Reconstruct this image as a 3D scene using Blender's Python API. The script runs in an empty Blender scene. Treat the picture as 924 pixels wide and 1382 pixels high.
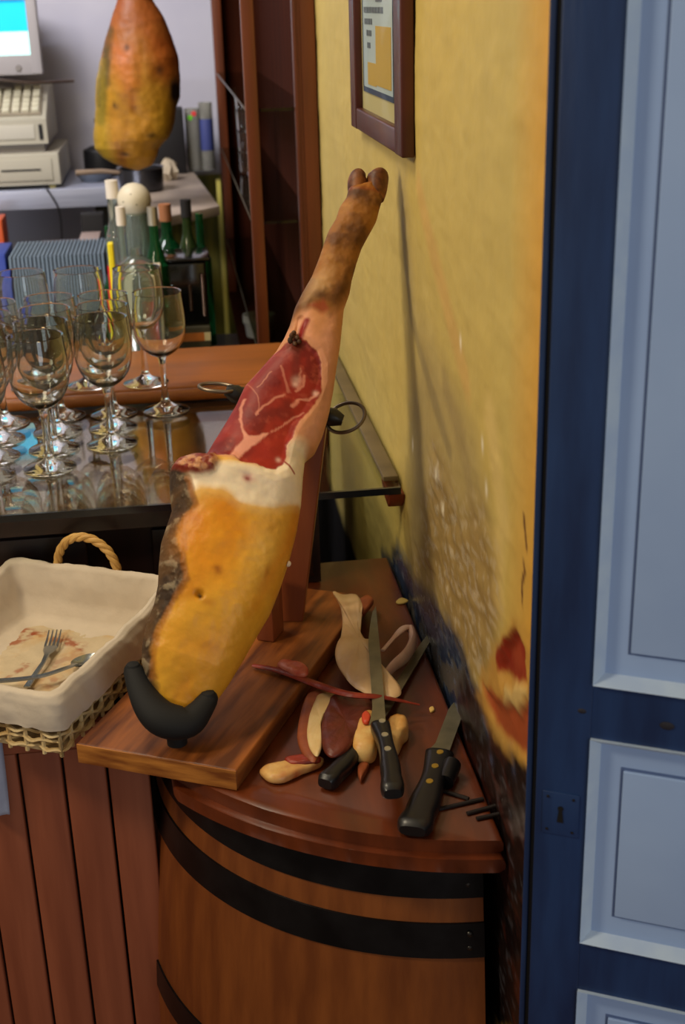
import bpy, bmesh, math, random
import numpy as np
from mathutils import Vector, Matrix
random.seed(4)
COL = bpy.context.scene.collection
# ------------------------------------------------------------------ camera
YAW, PITCH, ROLL, FPX = map(float, (6.8538, 21.714, -1.6643, 1737.45))
def basis():
    y, p, r = [math.radians(a) for a in (YAW, PITCH, ROLL)]
    F = np.array([math.sin(y)*math.cos(p), math.cos(y)*math.cos(p), -math.sin(p)])
    R = np.array([math.cos(y), -math.sin(y), 0.]); U = np.cross(R, F)
    return F, R*math.cos(r)+U*math.sin(r), U*math.cos(r)-R*math.sin(r)
F, R, U = basis()
CAM = np.array([0, 0, 1.65])
def ray(x, y): return F + R*((x-462)/FPX) - U*((y-691)/FPX)
def at(x, y, ax, val):
    """point of the place seen at a photograph pixel on the plane coordinate[ax] = val"""
    d = ray(x, y); return CAM + d*(val-CAM[ax])/d[ax]
cam = bpy.data.cameras.new('camera'); co = bpy.data.objects.new('camera', cam); COL.objects.link(co)
m = Matrix.Identity(4)
for i in range(3):
    m[i][0], m[i][1], m[i][2], m[i][3] = R[i], U[i], -F[i], CAM[i]
co.matrix_world = m
cam.sensor_fit = 'VERTICAL'; cam.sensor_height = 36; cam.lens = FPX*36/1382
cam.clip_start = .02
cam.dof.use_dof = True; cam.dof.focus_distance = 1.36; cam.dof.aperture_fstop = 7.5
bpy.context.scene.camera = co

# ------------------------------------------------------------------ materials
def lin(c):
    r = []
    for v in c[:3]:
        v /= 255.
        r.append(v/12.92 if v <= .04045 else ((v+.055)/1.055)**2.4)
    return (*r, 1)
def mat(name, c, rough=.5, metal=0, c2=None, scale=20, stretch=(1, 1, 1), bump=0, bscale=None, spec=.5,
        coat=0, trans=0, ior=1.45, emit=0, attr=None, mix=.5, detail=4, sss=0, sheen=0, alpha=1, rot=None):
    M = bpy.data.materials.new(name); M.use_nodes = True
    N = M.node_tree.nodes; L = M.node_tree.links; b = N['Principled BSDF']
    b.inputs['Base Color'].default_value = lin(c); b.inputs['Roughness'].default_value = rough
    b.inputs['Metallic'].default_value = metal; b.inputs['IOR'].default_value = ior
    b.inputs['Specular IOR Level'].default_value = spec
    b.inputs['Coat Weight'].default_value = coat; b.inputs['Coat Roughness'].default_value = .15
    b.inputs['Transmission Weight'].default_value = trans
    b.inputs['Alpha'].default_value = alpha
    if sheen: b.inputs['Sheen Weight'].default_value = sheen
    if sss:
        b.inputs['Subsurface Weight'].default_value = sss
        b.inputs['Subsurface Radius'].default_value = (1, .35, .15); b.inputs['Subsurface Scale'].default_value = .008
    if emit:
        b.inputs['Emission Color'].default_value = lin(c); b.inputs['Emission Strength'].default_value = emit
    tc = N.new('ShaderNodeTexCoord'); mp = N.new('ShaderNodeMapping'); L.new(tc.outputs['Object'], mp.inputs['Vector'])
    mp.inputs['Scale'].default_value = stretch
    if rot is not None:
        mp.vector_type = 'TEXTURE'; mp.inputs['Scale'].default_value = [1/k_ for k_ in stretch]; mp.inputs['Rotation'].default_value = (0, 0, rot)
    nz = N.new('ShaderNodeTexNoise'); nz.inputs['Scale'].default_value = scale; nz.inputs['Detail'].default_value = detail
    L.new(mp.outputs[0], nz.inputs['Vector'])
    if c2 is not None:
        cr = N.new('ShaderNodeValToRGB'); L.new(nz.outputs['Fac'], cr.inputs[0])
        cr.color_ramp.elements[0].position = .35; cr.color_ramp.elements[1].position = .68
        cr.color_ramp.elements[0].color = lin(c); cr.color_ramp.elements[1].color = lin(c2)
        L.new(cr.outputs[0], b.inputs['Base Color'])
    if attr:
        at_ = N.new('ShaderNodeAttribute'); at_.attribute_name = 'Col'
        mm = N.new('ShaderNodeMix'); mm.data_type = 'RGBA'; mm.blend_type = 'MULTIPLY'; mm.inputs[0].default_value = mix
        mr = N.new('ShaderNodeMapRange'); mr.inputs[1].default_value = .3; mr.inputs[2].default_value = .7
        mr.inputs[3].default_value = .45; mr.inputs[4].default_value = 1.25
        L.new(nz.outputs['Fac'], mr.inputs[0]); L.new(at_.outputs['Color'], mm.inputs[6]); L.new(mr.outputs[0], mm.inputs[7])
        L.new(mm.outputs[2], b.inputs['Base Color']); L.new(at_.outputs['Alpha'], b.inputs['Roughness'])
    if bump:
        n2 = N.new('ShaderNodeTexNoise'); n2.inputs['Scale'].default_value = bscale or scale; n2.inputs['Detail'].default_value = 5
        L.new(mp.outputs[0], n2.inputs['Vector'])
        bp = N.new('ShaderNodeBump'); bp.inputs['Strength'].default_value = bump; bp.inputs['Distance'].default_value = .003
        L.new(n2.outputs['Fac'], bp.inputs['Height']); L.new(bp.outputs[0], b.inputs['Normal'])
    return M
def glass(name, c=(255, 255, 255), rough=0.0, ior=1.47):
    return mat(name, c, rough=rough, trans=1, ior=ior)

# ------------------------------------------------------------------ mesh helpers
class MB:
    def __init__(s): s.bm = bmesh.new()
    def raw(s, vs, fs):
        v = [s.bm.verts.new(tuple(map(float, p))) for p in vs]
        for f in fs:
            try: s.bm.faces.new([v[i] for i in f])
            except ValueError: pass
        return v
    def box(s, lo, hi, M=None, bev=0):
        vs = [(x, y, z) for z in (lo[2], hi[2]) for y in (lo[1], hi[1]) for x in (lo[0], hi[0])]
        fs = [(0, 2, 3, 1), (4, 5, 7, 6), (0, 1, 5, 4), (2, 6, 7, 3), (0, 4, 6, 2), (1, 3, 7, 5)]
        v = s.raw(vs, fs)
        if M is not None: bmesh.ops.transform(s.bm, matrix=M, verts=v)
        if bev:
            e = list({e for w in v for e in w.link_edges})
            bmesh.ops.bevel(s.bm, geom=e, offset=bev, segments=3, profile=.5, affect='EDGES')
        return s
    def prism(s, poly, z0, z1, bev=0, M=None, segs=2):
        n = len(poly); vs = [(p[0], p[1], z0) for p in poly]+[(p[0], p[1], z1) for p in poly]
        fs = [tuple(range(n))[::-1], tuple(range(n, 2*n))]+[(i, (i+1) % n, n+(i+1) % n, n+i) for i in range(n)]
        v = s.raw(vs, fs)
        if bev:
            e = [ed for ed in {e for w in v for e in w.link_edges} if abs(ed.verts[0].co.z-ed.verts[1].co.z) < 1e-7]
            r = bmesh.ops.bevel(s.bm, geom=e, offset=bev, segments=segs, profile=.5, affect='EDGES')
            v = list(set([w for w in v if w.is_valid]+r['verts']))
        if M is not None: bmesh.ops.transform(s.bm, matrix=M, verts=v)
        return s
    def lathe(s, prof, c=(0, 0, 0), seg=32, M=None):
        vs = []; fs = []; n = len(prof)
        for i, (r, z) in enumerate(prof):
            for k in range(seg):
                a = 2*math.pi*k/seg; vs.append((max(r, 1e-5)*math.cos(a), max(r, 1e-5)*math.sin(a), z))
        for i in range(n-1):
            for k in range(seg): fs.append((i*seg+k, i*seg+(k+1) % seg, (i+1)*seg+(k+1) % seg, (i+1)*seg+k))
        fs.append(tuple(range(seg))[::-1]); fs.append(tuple((n-1)*seg+k for k in range(seg)))
        T = Matrix.Translation(c) @ (M or Matrix.Identity(4))
        v = s.raw([T @ Vector(p) for p in vs], fs); return s
    def tube(s, pts, r, seg=10, closed=False, flat=None):
        """tube along points; r a number or list; flat=(a,b) elliptical section"""
        P = [Vector(tuple(map(float, p))) for p in pts]; n = len(P); vs = []; fs = []
        up = Vector((0, 0, 1)); prev = None
        for i in range(n):
            if closed: t = (P[(i+1) % n]-P[i-1]).normalized()
            else: t = (P[min(i+1, n-1)]-P[max(i-1, 0)]).normalized()
            if prev is None:
                a = up if abs(t.z) < .9 else Vector((1, 0, 0)); u = t.cross(a).normalized()
            else:
                u = (prev - t*prev.dot(t)).normalized()
            prev = u; w = t.cross(u)
            rr = r[i] if isinstance(r, (list, tuple)) else r
            fa, fb = flat or (1, 1)
            for k in range(seg):
                a = 2*math.pi*k/seg; vs.append(P[i]+u*(rr*fa*math.cos(a))+w*(rr*fb*math.sin(a)))
        m = n if closed else n-1
        for i in range(m):
            j = (i+1) % n
            for k in range(seg): fs.append((i*seg+k, i*seg+(k+1) % seg, j*seg+(k+1) % seg, j*seg+k))
        if not closed:
            fs.append(tuple(range(seg))[::-1]); fs.append(tuple((n-1)*seg+k for k in range(seg)))
        s.raw(vs, fs); return s
    def build(s, name, material, parent=None, smooth=True, origin=None, angle=40):
        bmesh.ops.recalc_face_normals(s.bm, faces=s.bm.faces)
        me = bpy.data.meshes.new(name)
        if parent is not None:
            off = Vector((0, 0, 0)); p = parent
            while p is not None: off += p.location; p = p.parent
            loc = (0, 0, 0)
        else:
            vs = [v.co for v in s.bm.verts]
            xs = [v.x for v in vs]; ys = [v.y for v in vs]; zs = [v.z for v in vs]
            off = Vector(((min(xs)+max(xs))/2, (min(ys)+max(ys))/2, min(zs))); loc = off
        bmesh.ops.translate(s.bm, vec=-off, verts=s.bm.verts)
        s.bm.to_mesh(me); s.bm.free()
        o = bpy.data.objects.new(name, me); COL.objects.link(o); o.location = loc
        if parent is not None: o.parent = parent
        me.materials.append(material)
        if smooth:
            for p in me.polygons: p.use_smooth = True
            me.set_sharp_from_angle(angle=math.radians(angle))
        return o
def tag(o, label=None, cat=None, group=None, kind=None):
    for k, v in (('label', label), ('category', cat), ('group', group), ('kind', kind)):
        if v: o[k] = v
    return o
def thing(name, label, cat, loc, group=None):
    o = bpy.data.objects.new(name, None); COL.objects.link(o); o.location = tuple(map(float, loc)); o.empty_display_size = .03
    return tag(o, label, cat, group)
def frame_matrix(o, x, y, z):
    M = Matrix.Identity(4)
    for i in range(3): M[i][0], M[i][1], M[i][2], M[i][3] = x[i], y[i], z[i], o[i]
    return M
def spline(pts, n):
    P = [Vector(tuple(map(float, p))) for p in pts]; out = []
    m = len(P)-1
    for k in range(n+1):
        t = k/n*m; i = min(int(t), m-1); f = t-i
        p0, p1, p2, p3 = P[max(i-1, 0)], P[i], P[i+1], P[min(i+2, m)]
        out.append(.5*((2*p1)+(p2-p0)*f+(2*p0-5*p1+4*p2-p3)*f*f+(3*p1-p0-3*p2+p3)*f**3))
    return out

# ---- numpy tools: value noise and soft polygon masks for hand-painted surface patches
def hash2(i, j, s):
    v = np.sin(i*127.1+j*311.7+s*74.7)*43758.5453; return v-np.floor(v)
def vnoise(x, y, s=0):
    i, j = np.floor(x), np.floor(y); fx, fy = x-i, y-j; fx = fx*fx*(3-2*fx); fy = fy*fy*(3-2*fy)
    a, b, c, d = hash2(i, j, s), hash2(i+1, j, s), hash2(i, j+1, s), hash2(i+1, j+1, s)
    return (a*(1-fx)+b*fx)*(1-fy)+(c*(1-fx)+d*fx)*fy
def fbm(x, y, s=0, o=4):
    r = 0; a = .5; t = 0
    for k in range(o): r = r+a*vnoise(x*2**k, y*2**k, s+k*3.3); t += a; a *= .5
    return r/t
def sdf(x, y, poly):
    P = np.array(poly, float); d = np.full(x.shape, 1e9); ins = np.zeros(x.shape, bool)
    for k in range(len(P)):
        a, b = P[k], P[(k+1) % len(P)]; e = b-a
        t = np.clip(((x-a[0])*e[0]+(y-a[1])*e[1])/max(e@e, 1e-12), 0, 1)
        d = np.minimum(d, np.hypot(x-a[0]-t*e[0], y-a[1]-t*e[1]))
        c = ((a[1] > y) != (b[1] > y)); xx = a[0]+(y-a[1])*(b[0]-a[0])/(b[1]-a[1]+1e-12)
        ins ^= c & (x < xx)
    return np.where(ins, -d, d)
def mask(x, y, poly, soft): return np.clip(.5-sdf(x, y, poly)/soft, 0, 1)
def blob(x, y, cx, cy, rx, ry, p=1.0): return np.exp(-(((x-cx)/rx)**2+((y-cy)/ry)**2)*p)
def polyline(x, y, pts, w):
    d = np.full(x.shape, 1e9)
    for a, b in zip(pts[:-1], pts[1:]):
        a = np.array(a, float); b = np.array(b, float); e = b-a
        t = np.clip(((x-a[0])*e[0]+(y-a[1])*e[1])/max(e@e, 1e-12), 0, 1)
        d = np.minimum(d, np.hypot(x-a[0]-t*e[0], y-a[1]-t*e[1]))
    return np.clip(1.5-d/w, 0, 1)
class Paint:
    def __init__(s, n, base, rough): s.c = np.tile(np.array(lin(base)[:3]), (n, 1)); s.r = np.full(n, float(rough))
    def put(s, m, col, rough=None):
        m = np.clip(m, 0, 1); s.c = s.c*(1-m[:, None])+np.array(lin(col)[:3])*m[:, None]
        if rough is not None: s.r = s.r*(1-m)+rough*m
    def store(s, me):
        a = me.color_attributes.new('Col', 'FLOAT_COLOR', 'POINT')
        a.data.foreach_set('color', np.c_[s.c, s.r].astype(np.float32).ravel())
def grid_mesh(name, V, nu, nv, wrap, material, parent=None, capping=False):
    """V (nu*nv,3) in world space; rows nv, columns nu"""
    idx = np.arange(nu*nv).reshape(nv, nu)
    a = idx[:-1, :] if wrap else idx[:-1, :-1]
    b = np.roll(idx, -1, 1)[:-1, :] if wrap else idx[:-1, 1:]
    c = np.roll(idx, -1, 1)[1:, :] if wrap else idx[1:, 1:]
    d = idx[1:, :] if wrap else idx[1:, :-1]
    q = np.stack([a.ravel(), b.ravel(), c.ravel(), d.ravel()], 1)
    fs = q.tolist()
    if capping: fs.append(idx[0][::-1].tolist()); fs.append(idx[-1].tolist())
    off = np.array([0., 0, 0]); loc = (0, 0, 0)
    if parent is not None:
        p = parent
        while p is not None: off = off+np.array(p.location); p = p.parent
    else:
        off = (V.min(0)+V.max(0))/2; off[2] = V[:, 2].min(); loc = tuple(off)
    me = bpy.data.meshes.new(name); me.from_pydata((V-off).tolist(), [], fs); me.update()
    me.materials.append(material)
    me.polygons.foreach_set('use_smooth', [True]*len(me.polygons))
    o = bpy.data.objects.new(name, me); COL.objects.link(o); o.location = loc
    if parent is not None: o.parent = parent
    return o, me

XW = .252          # the yellow wall's face
ZB = .953          # barrel top
ZC = 1.096         # glass worktop
YB = 3.7           # back wall
ZS = 1.236         # back shelf top

# ------------------------------------------------------------------ palette
M_steel = mat('brushed_steel', (190, 196, 214), .45, .5, (172, 178, 198), 6, (1, 40, 40))
M_steel_dk = mat('dark_steel', (70, 68, 66), .35, .9)
M_wire = mat('steel_rod', (125, 112, 96), .35, .85)
M_blade = mat('knife_blade', (150, 142, 112), .38, .75, (118, 112, 88), 30, (1, 1, 1))
M_black = mat('black_handle', (16, 16, 18), .38, coat=.2)
M_rubber = mat('black_rubber', (9, 9, 10), .75)
M_brass = mat('brass_rivet', (205, 170, 70), .35, .8)
M_silver = mat('silver_rivet', (205, 200, 180), .3, .8)
M_barrel = mat('barrel_oak', (112, 58, 22), .42, c2=(140, 78, 32), scale=5, stretch=(9, 9, 1.2), coat=.25, bump=.15, bscale=14)
M_top = mat('barrel_top_wood', (84, 36, 14), .36, c2=(112, 50, 18), scale=5, stretch=(8, 1.4, 3), coat=.4, bump=.12)
M_board = mat('pine_board', (86, 42, 16), .45, c2=(158, 90, 36), scale=5, stretch=(13, 1.6, 9), bump=.2, coat=.1, rot=-.48, detail=6)
M_boardend = mat('pine_end', (120, 64, 22), .5, c2=(192, 124, 52), scale=9, stretch=(2, 2, 14), bump=.15)
M_post = mat('post_wood', (122, 58, 26), .45, c2=(142, 74, 36), scale=8, stretch=(5, 5, .8), coat=.15)
M_panel = mat('panel_wood', (134, 70, 44), .55, c2=(158, 88, 58), scale=5, stretch=(9, 9, .7), bump=.1)
M_rail = mat('bar_rail_wood', (140, 82, 30), .42, c2=(164, 96, 34), scale=4, stretch=(.7, 8, 8), coat=.12)
M_dark = mat('dark_wood', (38, 18, 12), .45, c2=(24, 11, 8), scale=6, stretch=(6, 6, .8), coat=.2)
M_vit = mat('vitrine_wood', (84, 40, 18), .4, c2=(106, 52, 24), scale=6, stretch=(8, 8, .6), coat=.2)
M_vitback = mat('vitrine_back_wood', (62, 26, 12), .9, c2=(44, 18, 8), scale=5, stretch=(7, 7, .5), spec=.05)
M_hoop = mat('hoop_iron', (18, 18, 20), .36, .55, (34, 34, 36), 25)
M_glass = glass('clear_glass', (250, 252, 248))
def thin_glass(name, tint, ior=1.5, fac=None):
    M = bpy.data.materials.new(name); M.use_nodes = True; N = M.node_tree.nodes; L = M.node_tree.links; N.remove(N['Principled BSDF'])
    f = N.new('ShaderNodeFresnel'); gm = N.new('ShaderNodeNewGeometry'); mr = N.new('ShaderNodeMapRange')   # same index from both faces of the sheet
    L.new(gm.outputs['Backfacing'], mr.inputs[0]); mr.inputs[3].default_value = ior; mr.inputs[4].default_value = 1/ior; L.new(mr.outputs[0], f.inputs[0]); t_ = N.new('ShaderNodeBsdfTransparent'); t_.inputs[0].default_value = lin(tint)
    g_ = N.new('ShaderNodeBsdfGlossy'); g_.inputs['Roughness'].default_value = .015; x_ = N.new('ShaderNodeMixShader')
    if fac is None: L.new(f.outputs[0], x_.inputs[0])
    else: x_.inputs[0].default_value = fac
    L.new(t_.outputs[0], x_.inputs[1]); L.new(g_.outputs[0], x_.inputs[2]); L.new(x_.outputs[0], N['Material Output'].inputs[0]); return M
M_pane = thin_glass('tinted_pane', (246, 248, 240))
M_paneedge = mat('pane_edge', (14, 22, 30), .15, coat=.4)
M_mirror = mat('satin_bronze', (168, 124, 98), .10, .85)
M_white = mat('white_plaster', (188, 188, 202), .8, c2=(206, 205, 214), scale=3, bump=.3, bscale=9)
M_beige = mat('beige_plastic', (176, 171, 152), .55)
M_beige2 = mat('beige_shadow_plastic', (150, 140, 120), .55)
M_grey = mat('grey_plastic', (125, 120, 115), .5)
M_rag = mat('dark_cloth', (30, 28, 28), .8)

# ================================================================== SETTING
b = MB().box((-3, -2.5, -.05), (.9, YB, 0)); o = b.build('floor', mat('terracotta_floor', (120, 74, 52), .5, c2=(98, 58, 40), scale=3), smooth=False); tag(o, kind='structure')
b = MB().box((-3, YB, 0), (.5, YB+.1, 2.7)); o = b.build('wall_back', M_white, smooth=False); tag(o, kind='structure')
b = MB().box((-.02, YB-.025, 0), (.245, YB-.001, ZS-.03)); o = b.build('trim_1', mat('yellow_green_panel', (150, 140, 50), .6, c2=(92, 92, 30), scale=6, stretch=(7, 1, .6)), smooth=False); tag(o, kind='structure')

# ---- yellow wall with dirt, grease, chipped plaster, dado, and painted-in ham shadow and glints
def wp(px, py):
    q = at(px, py, 0, XW); return (q[1], q[2])
ys = np.concatenate([np.linspace(.873, 1.95, 330), np.linspace(1.97, YB, 60)])
zs = np.concatenate([np.linspace(0, .68, 20), np.linspace(.69, 1.76, 320), np.linspace(1.78, 2.7, 20)])
Yg, Zg = np.meshgrid(ys, zs); y_, z_ = Yg.ravel(), Zg.ravel()
n1 = fbm(y_*6, z_*14, 1); n2 = fbm(y_*26, z_*60, 2); n3 = fbm(y_*5, z_*3, 5); n4 = fbm(y_*80, z_*170, 8, 3)
yw = y_+(n1-.5)*.04+(n2-.5)*.03; zw = z_+(fbm(y_*6, z_*14, 9)-.5)*.025+(n2-.5)*.014
yb_ = y_+(n2-.5)*.022; zb__ = z_+(fbm(y_*26, z_*60, 19)-.5)*.010
P = Paint(len(y_), (198, 175, 96), .66)
P.put((n3-.42)*2.2, (190, 170, 100)); P.put((.46-n3)*2.0*np.ones_like(y_), (198, 170, 84))
P.put(np.clip((.97-y_)/.09, 0, 1)*.8, (214, 156, 50))                       # ochre edge at the door
def W(poly): return [wp(*p) for p in poly]
grey = W([(536, 232), (546, 236), (560, 420), (600, 500), (640, 590), (665, 700), (668, 860), (640, 930), (590, 850), (548, 790), (556, 640), (552, 540), (566, 470), (545, 330)])
P.put(mask(yw, zw, grey, .05)*.55, (150, 132, 92));  # greasy dirt below, the ham leg's cast shadow painted in along the top
P.put(polyline(yw, zw, W([(538, 240), (545, 330), (556, 430), (580, 520), (606, 600)]), .010)*.5, (120, 106, 74))  # dark streak paints the leg's shadow over the greasy dirt
P.put(polyline(yw, zw, W([(600, 520), (625, 600), (640, 700)]), .014)*.35, (132, 112, 78))
P.put(polyline(yw, zw, W([(565, 250), (580, 330), (612, 450), (630, 520)]), .016)*.3, (214, 150, 92))
P.put(polyline(yw, zw, W([(660, 560), (680, 700), (670, 800)]), .02)*.3, (236, 206, 140))
wet = mask(yw, zw, W([(585, 600), (620, 680), (650, 690), (672, 760), (668, 850), (650, 930), (620, 880), (590, 800), (560, 770)]), .05)
P.put(wet*.5, (146, 112, 64), .25)
P.put(wet*np.clip((n4-.56)*10, 0, 1)*.6, (206, 190, 158), .12)  # glints of the wet grease painted as pale specks
for c in ((557, 600), (598, 688), (655, 660), (590, 640), (620, 462), (575, 810), (650, 600)):
    q = wp(*c); P.put(blob(y_, z_, q[0], q[1], .004, .007)*.9, (240, 232, 205))
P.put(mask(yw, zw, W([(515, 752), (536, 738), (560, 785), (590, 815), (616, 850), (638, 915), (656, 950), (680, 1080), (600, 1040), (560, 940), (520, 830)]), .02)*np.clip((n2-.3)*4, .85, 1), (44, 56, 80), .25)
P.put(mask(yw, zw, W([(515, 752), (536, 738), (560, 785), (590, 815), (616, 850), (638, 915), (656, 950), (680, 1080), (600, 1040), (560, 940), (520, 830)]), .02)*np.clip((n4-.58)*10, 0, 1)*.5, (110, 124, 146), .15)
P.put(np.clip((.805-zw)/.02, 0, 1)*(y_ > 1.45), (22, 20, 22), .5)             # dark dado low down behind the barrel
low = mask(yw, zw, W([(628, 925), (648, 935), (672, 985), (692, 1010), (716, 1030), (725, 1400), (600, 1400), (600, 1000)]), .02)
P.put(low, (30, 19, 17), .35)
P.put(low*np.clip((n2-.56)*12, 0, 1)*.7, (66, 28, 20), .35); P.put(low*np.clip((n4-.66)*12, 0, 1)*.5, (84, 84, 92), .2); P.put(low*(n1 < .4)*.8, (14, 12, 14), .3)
for c, rx, ry in (((652, 968), .012, .008), ((685, 985), .010, .010), ((660, 1010), .008, .006), ((692, 1035), .006, .008)):
    q = wp(*c); P.put(blob(yw, zw, q[0], q[1], rx, ry), (70, 78, 104), .15)
brick = W([(670, 885), (680, 862), (694, 850), (706, 872), (709, 916), (692, 918), (673, 908)])
brick2 = W([(652, 925), (672, 938), (690, 950), (712, 950), (714, 1008), (692, 1008), (668, 975)])
P.put(mask(yw, zw, W([(660, 872), (692, 838), (714, 860), (716, 1015), (690, 1012), (640, 935)]), .02)*.9, (190, 140, 62), .55)
P.put(mask(yb_, zb__, brick, .005), (142, 42, 22), .45); P.put(mask(yb_, zb__, brick2, .008)*.9, (158, 62, 32), .5)
P.put(mask(yw, zw, W([(678, 916), (708, 920), (712, 945), (690, 950), (676, 935)]), .01)*.9, (206, 176, 110))
P.put(mask(yw, zw, W([(680, 870), (692, 862), (698, 895), (686, 900)]), .012)*.5, (176, 78, 44))
for pl in ([(709, 700), (711, 745)], [(707, 770), (705, 815)]):
    P.put(polyline(yw, zw, W(pl), .0028), (96, 56, 26))
V = np.c_[np.full(len(y_), XW)-(n1-.5)*.004-(n2-.5)*.0016*(1+3*wet+2*low)+.006*mask(yw, zw, brick, .01)+.004*mask(yw, zw, brick2, .01), y_, z_]
M_wall = mat('yellow_painted_plaster', (220, 185, 90), .6, scale=25, attr=True, mix=.12, bump=.2, bscale=60)
wall, me = grid_mesh('wall_right', V, len(ys), len(zs), False, M_wall); tag(wall, kind='structure'); P.store(me)
b = MB().box((XW+.012, .876, 0), (.5, YB, 2.7)); o = b.build('trim_2', mat('wall_core', (40, 30, 24), .9), smooth=False); tag(o, kind='structure')
wall['kind'] = 'structure'

# ---- blue door standing open beyond the wall's end
Q0 = Vector((.262, .85, 0)); Dd = Vector((.892, -.4517, 0)).normalized(); Dn = Vector((Dd.y, -Dd.x, 0))   # Dn points to the camera
DM = frame_matrix(Q0, Dd, -Dn, (0, 0, 1))    # local x along the door, y into it, z up
M_dblue = mat('dark_blue_paint', (34, 60, 104), .42, c2=(24, 44, 82), scale=14, stretch=(3, 3, .5), bump=.2, bscale=40)
M_lblue = mat('pale_blue_paint', (156, 182, 224), .5, c2=(164, 190, 230), scale=9, bump=.12, bscale=30)
M_cream = mat('pale_bead_paint', (196, 214, 232), .5, c2=(182, 202, 228), scale=40)  # bead colour, paler than the panels
S0, S1, SE = -.0105, .0312, .30
door = bpy.data.objects.new('door_1', None); COL.objects.link(door); door.location = Q0; tag(door, kind='structure')
rails = [(0.0, .10), (.618, .668), (.863, .914), (1.11, 1.158), (1.96, 2.05)]
b = MB(); b.box((S0, 0, 0), (S1, .026, 2.05), DM, .0012).box((SE, 0, 0), (SE+.042, .026, 2.05), DM, .0012)
b.build('stile', M_dblue, door)
b = MB()
for z0, z1 in rails: b.box((S1, .0006, z0), (SE, .0254, z1), DM)
b.build('rail', M_dblue, door)
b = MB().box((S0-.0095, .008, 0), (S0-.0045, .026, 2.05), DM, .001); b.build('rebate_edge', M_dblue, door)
b = MB().box((S0-.0045, .009, 0), (S0, .025, 2.05), DM); b.build('gap_shade', mat('gap_shade_black', (8, 10, 16), .8), door, smooth=False)  # black strip standing for the shade in the gap beside the door
def ring(b, x0, z0, x1, z1, wd, d0, d1):
    """sloped moulding between an outer rectangle at depth d0 and an inner one at depth d1"""
    o_ = [(x0, d0, z0), (x1, d0, z0), (x1, d0, z1), (x0, d0, z1)]
    i_ = [(x0+wd, d1, z0+wd), (x1-wd, d1, z0+wd), (x1-wd, d1, z1-wd), (x0+wd, d1, z1-wd)]
    k_ = [(x, .02, z) for x, y, z in o_]
    b.raw([DM @ Vector(p) for p in o_+i_+k_], [(k, (k+1) % 4, 4+(k+1) % 4, 4+k) for k in range(4)]+[(k, (k+1) % 4, 8+(k+1) % 4, 8+k) for k in range(4)])
for (a, z0), (z1, c) in zip(rails[:-1], rails[1:]):
    lo, hi = z0, z1
    b = MB(); ring(b, S1, lo, SE, hi, .0075, -.003, .007); mo = b.build('panel_moulding', M_cream, door, smooth=False); mo['label'] = 'paler bead around the panel'
    b = MB(); b.box((S1, .007, lo), (SE, .018, hi), DM)
    x0, x1, y0, y1 = S1+.026, SE-.026, lo+.028, hi-.028
    ring(b, x0, y0, x1, y1, .0035, .0069, .0105) if False else None
    b.build('panel', M_lblue, door, smooth=False)
    b = MB(); g = .0022
    b.box((x0, .004, y0), (x1, .0072, y1), DM, .0012)
    b.build('raised_field', M_lblue, door)
    b = MB()
    for bx in (((x0-g, .0066, y0-g), (x0, .0074, y1+g)), ((x1, .0066, y0-g), (x1+g, .0074, y1+g)), ((x0, .0066, y0-g), (x1, .0074, y0)), ((x0, .0066, y1), (x1, .0074, y1+g))): b.box(bx[0], bx[1], DM)
    b.build('panel_groove', mat('grooved_paint', (88, 108, 150), .6), door, smooth=False)
b = MB(); b.box((-.0045, -.0012, 1.016), (.0250, .0005, 1.056), DM, .0005)
lp = b.build('lock_plate', M_dblue, door)
b = MB()
for sx in (.0, .0205):
    for sz in (1.0205, 1.0515): b.lathe([(.0012, 0), (.001, .0008), (.0001, .001)], seg=10, M=DM @ Matrix.Translation((sx, -.0012, sz)) @ Matrix.Rotation(math.pi/2, 4, 'X'))
b.build('plate_screw', M_steel_dk, lp)
b = MB(); kh = [(.0023*math.cos(a), .0023*math.sin(a)+.0045) for a in np.linspace(-.9, math.pi+.9, 14)]+[(-.0026, -.0085), (.0026, -.0085)]
b.prism(kh, 0, .0006, M=DM @ Matrix.Translation((.0105, -.0012, 1.037)) @ Matrix.Rotation(math.pi/2, 4, 'X'))
b.build('keyhole', mat('keyhole_dark', (12, 9, 7), .8), lp, smooth=False)
b = MB()
for sx, sz, rr in ((.0235, 1.133, .0022), (.088, 1.131, .0035)): b.lathe([(rr, 0), (rr*.7, .0006), (.0001, .0008)], seg=12, M=DM @ Matrix.Translation((sx, 0, sz)) @ Matrix.Rotation(math.pi/2, 4, 'X') @ Matrix.Scale(1.6, 4, (1, 0, 0)))
b.build('paint_knot', mat('chipped_paint', (38, 36, 44), .7), door)

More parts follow.
